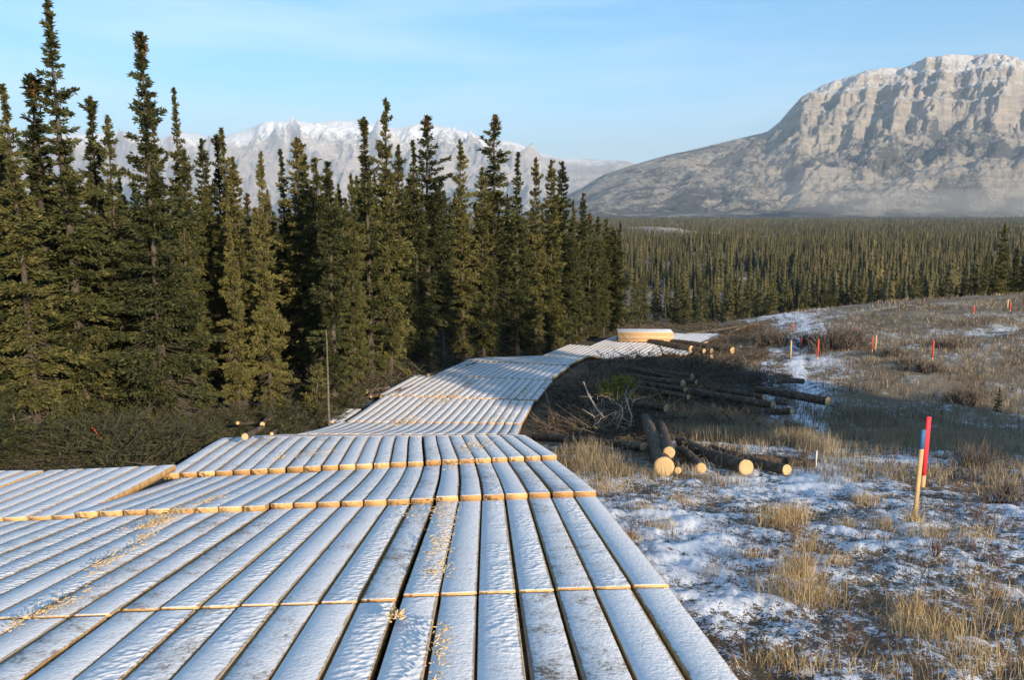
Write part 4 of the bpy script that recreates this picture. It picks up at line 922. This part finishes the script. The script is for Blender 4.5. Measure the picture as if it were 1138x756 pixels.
slash([(415, 430, 1.8, 2.2, 0.6, 1), (450, 415, 2, 2.4, 0.72, 1), (490, 405, 2, 2.5, 0.78, 1), (530, 396, 2, 2.6, 0.66, 0.8), (400, 450, 1.3, 1.8, 0.42, 0.8), (570, 394, 2, 2.5, 0.54, 0.6), (470, 424, 1.6, 1.6, 0.42, 0.7), (560, 392, 2, 1.5, .9, .8), (590, 391, 2, 1.5, .9, .8), (620, 390, 2, 1.5, .8, .8), (645, 387, 2, 1.5, .7, .7), (600, 394, 2, 1, .6, .6), (650, 382, 2, 1.5, .8, .6), (670, 374, 2, 1.5, .7, .6)],
      'roadside_brush', 'dark heap of branches along the left of the far road', M_TWIG, M_SLASH, 520, 9000, 1.3)
slash([(650, 440, 1.5, 2.5, 0.126, 0.72), (640, 465, 1.1, 2, 0.126, 0.64), (690, 455, 2, 2.5, 0.147, 0.8), (730, 440, 2.2, 3, 0.147, 0.8), (700, 415, 2.6, 3.5, 0.231, 0.8), (745, 405, 2.6, 3.5, 0.252, 0.8), (790, 415, 2.2, 3, 0.21, 0.72), (812, 436, 1.8, 2.2, 0.168, 0.56), (800, 400, 2.5, 3.5, 0.21, 0.64), (840, 378, 3, 4, 0.378, 0.72), (790, 372, 4, 4, 0.336, 0.72), (740, 368, 4, 4, 0.378, 0.72), (700, 362, 4, 5, 0.378, 0.72), (660, 480, 1.3, 1.5, 0.084, 0.4), (700, 490, 1.3, 1.5, 0.126, 0.4), (790, 478, 1.3, 1.2, 0.105, 0.4)],
      'field_brush', 'dark brown litter of branches around the logs right of the road', M_TWIG, simple('dead_bough_needles', [(.3, (.035, .028, .018)), (.55, (.095, .072, .044)), (.75, (.18, .135, .08))], 3), 1000, 6500, 1.25)

# ------------------------------------------------------------------ grass and weeds
def blades(X, Y, h, wdt, lean, rng, zoff=-.01):
    n = len(X); Z = H(X, Y)+zoff; a = rng.uniform(0, 6.3, n); fa = rng.uniform(0, 6.3, n)
    sx_, sy_ = np.cos(fa)*wdt*.5, np.sin(fa)*wdt*.5; lx, ly = np.cos(a)*lean*h, np.sin(a)*lean*h
    V = np.zeros((n, 6, 3))
    for j, (f, wf) in enumerate(((0, 1), (.55, .8), (1, .15))):
        cx, cy, cz = X+lx*f**2, Y+ly*f**2, Z+h*(f-.25*lean*f*f)
        V[:, 2*j] = np.stack([cx-sx_*wf, cy-sy_*wf, cz], -1); V[:, 2*j+1] = np.stack([cx+sx_*wf, cy+sy_*wf, cz], -1)
    F = (np.arange(n)[:, None, None]*6+np.array([[0, 1, 3, 2], [2, 3, 5, 4]])).reshape(-1, 4)
    return V.reshape(-1, 3), F
def grass_mat(name, stops):
    m, n, b = mat(name); geo = n.nodes.new('ShaderNodeNewGeometry')
    f = mth(n, 'ADD', mth(n, 'MULTIPLY', geo.outputs['Random Per Island'], .6), mth(n, 'MULTIPLY', tnoise(n, .6, 3, vec=geo.outputs['Position']), .4))
    n.links.new(ramp(n, f, stops), b.inputs['Base Color']); b.inputs['Roughness'].default_value = .6
    tr = n.nodes.new('ShaderNodeBsdfTranslucent'); n.links.new(ramp(n, f, stops), tr.inputs[0]); ms = n.nodes.new('ShaderNodeMixShader'); ms.inputs[0].default_value = .25
    o = n.nodes['Material Output']; n.links.new(b.outputs[0], ms.inputs[1]); n.links.new(tr.outputs[0], ms.inputs[2]); n.links.new(ms.outputs[0], o.inputs[0])
    return m
M_GRASS = grass_mat('dry_golden_grass', [(.15, (.24, .145, .060)), (.45, (.46, .32, .15)), (.75, (.68, .52, .29))])
M_TAN = grass_mat('grey_tan_grass', [(.15, (.16, .115, .065)), (.45, (.29, .225, .14)), (.75, (.44, .355, .23))])
M_WEED = grass_mat('brown_weeds', [(.15, (.06, .034, .022)), (.5, (.135, .078, .046)), (.8, (.24, .15, .085))])
def tufts(cx, cy, n_per, spread, hgt, wdt, lean, rng):
    m = len(cx); n_per = np.broadcast_to(n_per, (m,)).astype(int); i = np.repeat(np.arange(m), n_per); n = len(i)
    sp_ = np.broadcast_to(spread, (m,))[i]; hg = np.broadcast_to(hgt, (m,))[i]
    x = cx[i]+rng.normal(0, 1, n)*sp_; y = cy[i]+rng.normal(0, 1, n)*sp_
    ok = ~road_mask(x, y, -.02); x, y, hg = x[ok], y[ok], hg[ok]; n = len(x)
    d = np.hypot(x, y)
    return blades(x, y, hg*rng.uniform(.35, 1.1, n), np.maximum(wdt, d*.00055)*rng.uniform(.6, 1.3, n), rng.uniform(.05, lean, n), rng)
g = []
# named tufts from the photo: (px, py, radius m, height m, blades)
for (px_, py_, sp_, hg, n) in [(868, 584, .22, .42, 500), (880, 575, .16, .36, 250), (888, 640, .16, .50, 330), (884, 665, .20, .42, 380), (903, 670, .16, .34, 300), (898, 610, .10, .38, 140), (1015, 700, .18, .36, 160), (1048, 712, .20, .40, 190), (1012, 684, .10, .40, 160), (1076, 728, .18, .28, 120), (1120, 700, .22, .42, 165),
                               (962, 560, .16, .30, 240), (983, 590, .1, .36, 160), (1030, 598, .20, .30, 300), (1016, 580, .09, .30, 130), (940, 585, .14, .22, 150), (718, 570, .2, .26, 240), (735, 588, .16, .24, 200), (760, 560, .14, .22, 140), (700, 600, .14, .2, 150), (668, 545, .3, .34, 300), (690, 528, .4, .36, 300), (655, 520, .35, .4, 260), (640, 505, .3, .36, 160),
                               (1085, 600, .18, .28, 220), (1100, 660, .15, .25, 170), (860, 735, .16, .22, 190), (905, 745, .16, .25, 190), (930, 625, .12, .22, 140), (830, 620, .10, .2, 120), (1105, 745, .2, .35, 130), (980, 750, .2, .25, 100), (1060, 755, .2, .32, 130), (790, 640, .1, .2, 100), (845, 655, .12, .2, 120)]:
    p = at_ground(px_, py_); g.append(tufts(np.array([p[0]]), np.array([p[1]]), int(n*.9), sp_*.85, hg*.86, .0042, .8, RNG))
def scatter(n, d0, d1, p0, p1):
    d = np.exp(RNG.uniform(np.log(d0), np.log(d1), n)); p = RNG.uniform(p0, p1, n); return (p-569)/900*d, d
cx, cy = scatter(620, 4.5, 17, 600, 1300); keep = (noise(cx/1.3, cy/1.3, 91) > .10) & (cx > 1.7) & ~((cx > 5.0) & (cy > 9) & (cy < 13.5) & (noise(cx, cy, 4) < .35)); cx, cy = cx[keep], cy[keep]; k2 = (cy > 7) | (RNG.uniform(0, 1, len(cy)) < .3); cx, cy = cx[k2], cy[k2]
g.append(tufts(cx, cy, RNG.integers(5, 22, len(cx)), RNG.uniform(.03, .10, len(cx)), RNG.uniform(.05, .15, len(cx)), .0042, .9, RNG))
V, F = cat_meshes(g); tag(obj('golden_grass', mesh('golden_grass', V, F, M_GRASS)), 'golden dry grass tufts poking through thin snow in the near field', 'grass', kind='stuff')
# tall tan grass patches
g = []
for (px_, py_, rx, ry_, n, hg) in [(770, 488, 1.6, 1.2, 3600, .6), (815, 492, 1.4, 1.2, 3600, .62), (845, 482, .8, 1.3, 1800, .6), (790, 470, 1.6, 1.4, 2200, .5), (890, 498, .45, 1.3, 1300, .6), (888, 480, .35, 1.2, 700, .5), (985, 492, 1.3, 1.6, 2600, .5), (1040, 490, 1.5, 1.6, 2600, .5), (965, 470, 1.2, 2, 1500, .5), (1080, 500, 1.2, 1.4, 1600, .45), (1020, 470, 3, 2.5, 2800, .45), (915, 470, .4, 2, 600, .4), (640, 522, .5, .9, 500, .34), (668, 520, .7, .9, 800, .4), (700, 530, .8, .6, 700, .32), (655, 505, .4, 1.2, 400, .4)]:
    p = at_ground(px_, py_); x = p[0]+RNG.normal(0, rx*.6, n); y = p[1]+RNG.normal(0, ry_*.8, n); ok = ~road_mask(x, y, .05); x, y = x[ok], y[ok]
    g.append(blades(x, y, hg*RNG.uniform(.45, 1.1, len(x)), np.maximum(.006, y*.00055)*RNG.uniform(.6, 1.3, len(x)), RNG.uniform(.03, .35, len(x)), RNG))
x, y = scatter(64000, 15, 84, 560, 1320); dn = noise(x/5, y/5, 55)+.6*noise(x/1.2, y/1.2, 56)
tr = np.exp(-((x-.345*y-.1)/(.05*y+.4))**2); keep = (dn > -.10+.62*tr) & ~road_mask(x, y, .4) & ~((x < .29*y) & (y > 21)) & (x > 1.0)
x, y = x[keep], y[keep]; g.append(blades(x, y, RNG.uniform(.10, .34, len(x)), np.maximum(.006, y*.0007)*RNG.uniform(.6, 1.3, len(x)), RNG.uniform(.05, .5, len(x)), RNG))
V, F = cat_meshes(g); tag(obj('tan_grass', mesh('tan_grass', V, F, M_TAN)), 'grey tan dead grass covering the middle and upper field', 'grass', kind='stuff')
g = []
x, y = scatter(26000, 4.5, 20, 590, 1300); keep = (noise(x/.8, y/.8, 65)+.5*noise(x/3, y/3, 66) > .02) & (x > 1.6) & ~road_mask(x, y, .05); x, y = x[keep], y[keep]
g.append(blades(x, y, RNG.uniform(.02, .11, len(x)), np.maximum(.004, y*.0006)*RNG.uniform(.6, 1.6, len(x)), RNG.uniform(.2, 1.2, len(x)), RNG))
cx, cy = scatter(420, 6, 26, 620, 1300); keep = (cx > 1.8)&(noise(cx/2, cy/2, 95) > -.05); cx, cy = cx[keep], cy[keep]
g.append(tufts(cx, cy, RNG.integers(6, 24, len(cx)), RNG.uniform(.04, .14, len(cx)), RNG.uniform(.10, .30, len(cx)), .0035, .7, RNG))
x, y = scatter(30000, 22, 84, 700, 1320); keep = (noise(x/3, y/3, 155) > .14) & ~road_mask(x, y, .4) & (x > .3*y); x, y = x[keep], y[keep]
g.append(blades(x, y, RNG.uniform(.10, .40, len(x)), np.maximum(.006, y*.0007)*RNG.uniform(.6, 1.3, len(x)), RNG.uniform(.05, .5, len(x)), RNG))
V, F = cat_meshes(g); tag(obj('brown_weeds', mesh('brown_weeds', V, F, M_WEED)), 'low dark brown weeds and litter between snow patches', 'weeds', kind='stuff')

# ------------------------------------------------------------------ bushes in the field
M_BUSH = simple('bare_bush_twigs', [(.3, (.085, .070, .057)), (.7, (.20, .165, .135))], 1.5)
def bush(px_, py_, wpx, hpx, n, label, m=M_BUSH, name='bush'):
    p = at_ground(px_, py_); d = p[1]; W = wpx/900*d/2; Hh = hpx/900*d; rng = np.random.default_rng(int(px_*7))
    a = rng.uniform(0, 6.3, n); rr = np.sqrt(rng.uniform(0, 1, n))*W*.8*(1+.4*np.sin(a*3+px_)); x, y = np.cos(a)*rr, np.sin(a)*rr*.8
    z = H(p[0]+x, p[1]+y)-p[2]-.02; A = np.stack([x, y, z], -1)*(1 if name == 'bush' else .35); hh = Hh*rng.uniform(.35, 1.0, n)*np.sqrt(np.clip(1-(rr/W)**2*.9, .1, 1))
    D = np.stack([np.cos(a)*rr/W*.5+rng.normal(0, .25, n), np.sin(a)*rr/W*.5+rng.normal(0, .25, n), np.ones(n)], -1)
    B = A+D*hh[:, None]*.6; B2 = B+(D+rng.normal(0, .4, (n, 3)))*hh[:, None]*.4; B3 = B+(D+rng.normal(0, .55, (n, 3)))*hh[:, None]*.35
    r = np.maximum(.006, d*.00035) if name == 'bush' else .003
    V, F = cat_meshes([sticks(A, B, r*1.3, r), sticks(B, B2, r, r*.5), sticks(B, B3, r*.8, r*.4), sticks(A+(B-A)*.5, A+(B-A)*.5+(D+rng.normal(0, .6, (n, 3)))*hh[:, None]*.3, r*.8, r*.4)])
    o = obj(name, mesh(name, V, F, m)); o.location = tuple(p); tag(o, label, 'bush', 'bare bushes in the field')
for b_ in [(935, 389, 62, 30, 630, 'big dark leafless bush rising near the field crest'), (902, 384, 34, 16, 210, 'low grey bush left of the big dark one'), (990, 396, 26, 13, 176, 'small round dark bush right of the big one'), (1030, 412, 50, 14, 210, 'low sprawling grey bush right of the small round dark one'), (1075, 448, 46, 22, 210, 'thin grey twig bush beside the lone sapling'),
           (860, 384, 40, 22, 252, 'grey brush left of the field bushes beside the far poles'), (1085, 520, 70, 34, 176, 'loose dark twig bush behind the tall red stake'), (1118, 560, 50, 34, 109, 'sparse dark twigs in snow near the right edge'), (1010, 405, 30, 10, 126, 'low grey bush between the field stakes'), (838, 425, 60, 18, 210, 'dim brown brush above the tall tan grass'), (1055, 385, 60, 12, 168, 'low brush high on the right slope')]:
    bush(*b_)
M_RW = simple('reddish_weed_stems', [(.3, (.09, .05, .035)), (.7, (.19, .11, .07))], 5)
for b_ in [(1040, 620, 34, 42, 22, 'bare forked weed beside the golden tuft below the stakes'), (960, 600, 24, 40, 12, 'thin reddish weed left of the blue topped stake'), (700, 605, 20, 40, 12, 'reddish weed sprig by the mat edge'), (1110, 630, 30, 46, 12, 'tall thin weed at the right edge of the snow'), (882, 600, 26, 60, 16, 'tall grey weed standing above the middle golden tufts'), (1085, 575, 40, 40, 22, 'dark twiggy weed in snow right of the stakes'), (990, 520, 40, 34, 24, 'brown weed clump left of the stakes'), (946, 715, 26, 50, 10, 'thin weed in the foreground between golden tufts')]:
    bush(*b_, m=M_RW, name='weed')

# ------------------------------------------------------------------ survey stakes
def stake(px_, top, bot, wpx, label, paint_m=None, pf=(0, 0), tilt=0.0, name='survey_stake', body=M_LATH, base=None):
    g_ = at_ground(px_ if base is None else base, bot); d = g_[1]*cp-(g_[2]-CAMZ)*sp; h = (bot-top)/900*d/.985; w_ = max(wpx*(.78 if d < 20 else .6)/900*d, .02)
    e = empty(name, tuple(g_), label, 'stake', 'survey stakes in the field'); e.rotation_euler = (0, tilt, RNG.uniform(-.15, .15))
    def bx(n_, z0, z1, w2, m):
        V = []; t = w2*.32
        for z in (z0, z1): V += [(-w2/2, -t/2, z), (w2/2, -t/2, z), (w2/2, t/2, z), (-w2/2, t/2, z)]
        V += [(-w2*.42, -t*.4, z1+.006), (w2*.42, -t*.4, z1+.006), (w2*.42, t*.4, z1+.006), (-w2*.42, t*.4, z1+.006)]
        F = [(0, 1, 5, 4), (1, 2, 6, 5), (2, 3, 7, 6), (3, 0, 4, 7), (3, 2, 1, 0), (4, 5, 9, 8), (5, 6, 10, 9), (6, 7, 11, 10), (7, 4, 8, 11), (8, 9, 10, 11)]
        obj(n_, mesh(n_, V, F, m), e)
    bx('lath', -.15, h*(1-(pf[1]-pf[0]) if paint_m and pf[0] == 0 else 1), w_, body)
    if paint_m: bx('painted_top', h*(1-pf[1]), h*(1-pf[0])+.004, w_*1.06, paint_m)
stake(1016.5, 477, 577, 6.0, 'tall wooden stake with a blue painted top standing in the snow', M_BLUE, (0, .21), tilt=R(1.0))
stake(1025.5, 463, 541, 6.2, 'wooden stake painted bright red over most of its length behind the blue topped one', M_PINK, (0, .84), tilt=R(.3))
for a in [(908.5, 378, 400, 2.6, 'bright red stake right of the trail at the far field, tallest of the left cluster', M_RED), (890, 376, 390, 2.2, 'short red stake left of the bright red one by the trail', M_RED), (881, 360, 368, 2, 'far red stake on the crest at the trail', M_RED), (878.5, 379, 398, 2.6, 'plain wooden stake left of the red ones by the trail', None),
          (918, 367, 377, 2, 'plain wooden stake before the big dark bush', None), (930, 373, 383, 2, 'short plain stake low in the dark bush', None), (952, 364, 373, 2, 'small red stake at the right foot of the dark bush', M_RED), (969, 375, 391, 2.2, 'red stake standing right beside a yellow one', M_RED), (972.5, 373, 395, 2.6, 'yellowish wooden stake right beside a red one', None),
          (1036, 379, 401, 2.6, 'lone bright red stake in the middle of the upper field', M_RED), (1082, 340, 349, 2.2, 'small red stake on the right crest below the dark trees', M_RED), (1119.5, 333, 342, 2.4, 'pale stake on the right crest', None), (1122.5, 337, 346, 2.2, 'red stake beside the pale one on the right crest', M_RED)]:
    if a[5] is None: stake(*a[:5], None)
    else: stake(*a[:5], a[5], (0, .85))
stake(906.5, 501, 523, 1.6, 'thin white pin flag stem beside the dark barked log', None, body=M_WHITE)
# leaning red-flagged stake in the brush at left
g_ = at_ground(124, 505); dl = g_[1]*cp-(g_[2]-CAMZ)*sp; a = at_depth(102, 475, dl); b = at_depth(125, 501, dl)
e = empty('survey_stake', tuple(b), 'red painted stake leaning over in the brush at the left', 'stake', 'survey stakes in the field')
obj('lath', mesh('lath', *tube([b-b+np.array([.03, 0, -.12]), (a-b)*.5, a-b], [.018, .018, .016], 4), M_RED), e)

# ------------------------------------------------------------------ air
def haze_box():
    m = bpy.data.materials.new('valley_air'); m.use_nodes = True; n = m.node_tree; n.nodes.clear()
    o = n.nodes.new('ShaderNodeOutputMaterial'); p = n.nodes.new('ShaderNodeVolumePrincipled'); p.inputs['Color'].default_value = (.62, .80, 1, 1)
    p.inputs['Density'].default_value = HAZE; p.inputs['Anisotropy'].default_value = .0; n.links.new(p.outputs[0], o.inputs['Volume'])
    x0, x1, y0, y1, z0, z1 = -31000, 31000, -31000, 31000, -80, 2400
    V = [(x0, y0, z0), (x1, y0, z0), (x1, y1, z0), (x0, y1, z0), (x0, y0, z1), (x1, y0, z1), (x1, y1, z1), (x0, y1, z1)]
    F = [(3, 2, 1, 0), (4, 5, 6, 7), (0, 1, 5, 4), (1, 2, 6, 5), (2, 3, 7, 6), (3, 0, 4, 7)]
    tag(obj('haze', mesh('haze', V, F, m)), 'thin blue air between the viewer and the mountains', 'haze', kind='stuff')
if HAZE: haze_box()

# dust and mist drifting low before the mountain foot
def mist(name, px_, py_, d, rx, ry, rz_, dens, label):
    m = bpy.data.materials.new('drifting_mist'); m.use_nodes = True; n = m.node_tree; n.nodes.clear()
    o = n.nodes.new('ShaderNodeOutputMaterial'); p = n.nodes.new('ShaderNodeVolumePrincipled'); p.inputs['Color'].default_value = (.92, .88, .82, 1)
    p.inputs['Density'].default_value = dens; n.links.new(p.outputs[0], o.inputs['Volume'])
    u = np.linspace(0, np.pi, 25); v_ = np.arange(48)/48*2*np.pi; U, W = np.meshgrid(u, v_, indexing='ij')
    x, y, z = np.sin(U)*np.cos(W), np.sin(U)*np.sin(W), np.cos(U); q = 1+.16*fbm(x*1.6+7, z*1.6+y, 3, 3)
    V = np.stack([x*rx*q, y*ry*q, z*rz_*q], -1).reshape(-1, 3); i = np.arange(24)[:, None]*48+np.arange(48)[None]; i2 = np.arange(24)[:, None]*48+(np.arange(48)[None]+1) % 48
    F = np.stack([i, i+48, i2+48, i2], -1).reshape(-1, 4)
    ob = obj(name, mesh(name, V, F, m, smooth=True)); c = at_depth(px_, py_, d); ob.location = tuple(c); tag(ob, label, 'mist', kind='stuff')
mist('mist', 1110, 226, 3500, 950, 260, 70, 8e-4, 'pale dusty mist drifting low before the foot of the rocky mountain')
mist('mist', 1040, 212, 3350, 620, 200, 95, 4e-4, 'thin upper veil of dusty mist before the rocky mountain')
mist('mist', 865, 196, 3600, 330, 200, 150, 3e-4, 'faint smoke rising before the left shoulder of the rocky mountain')
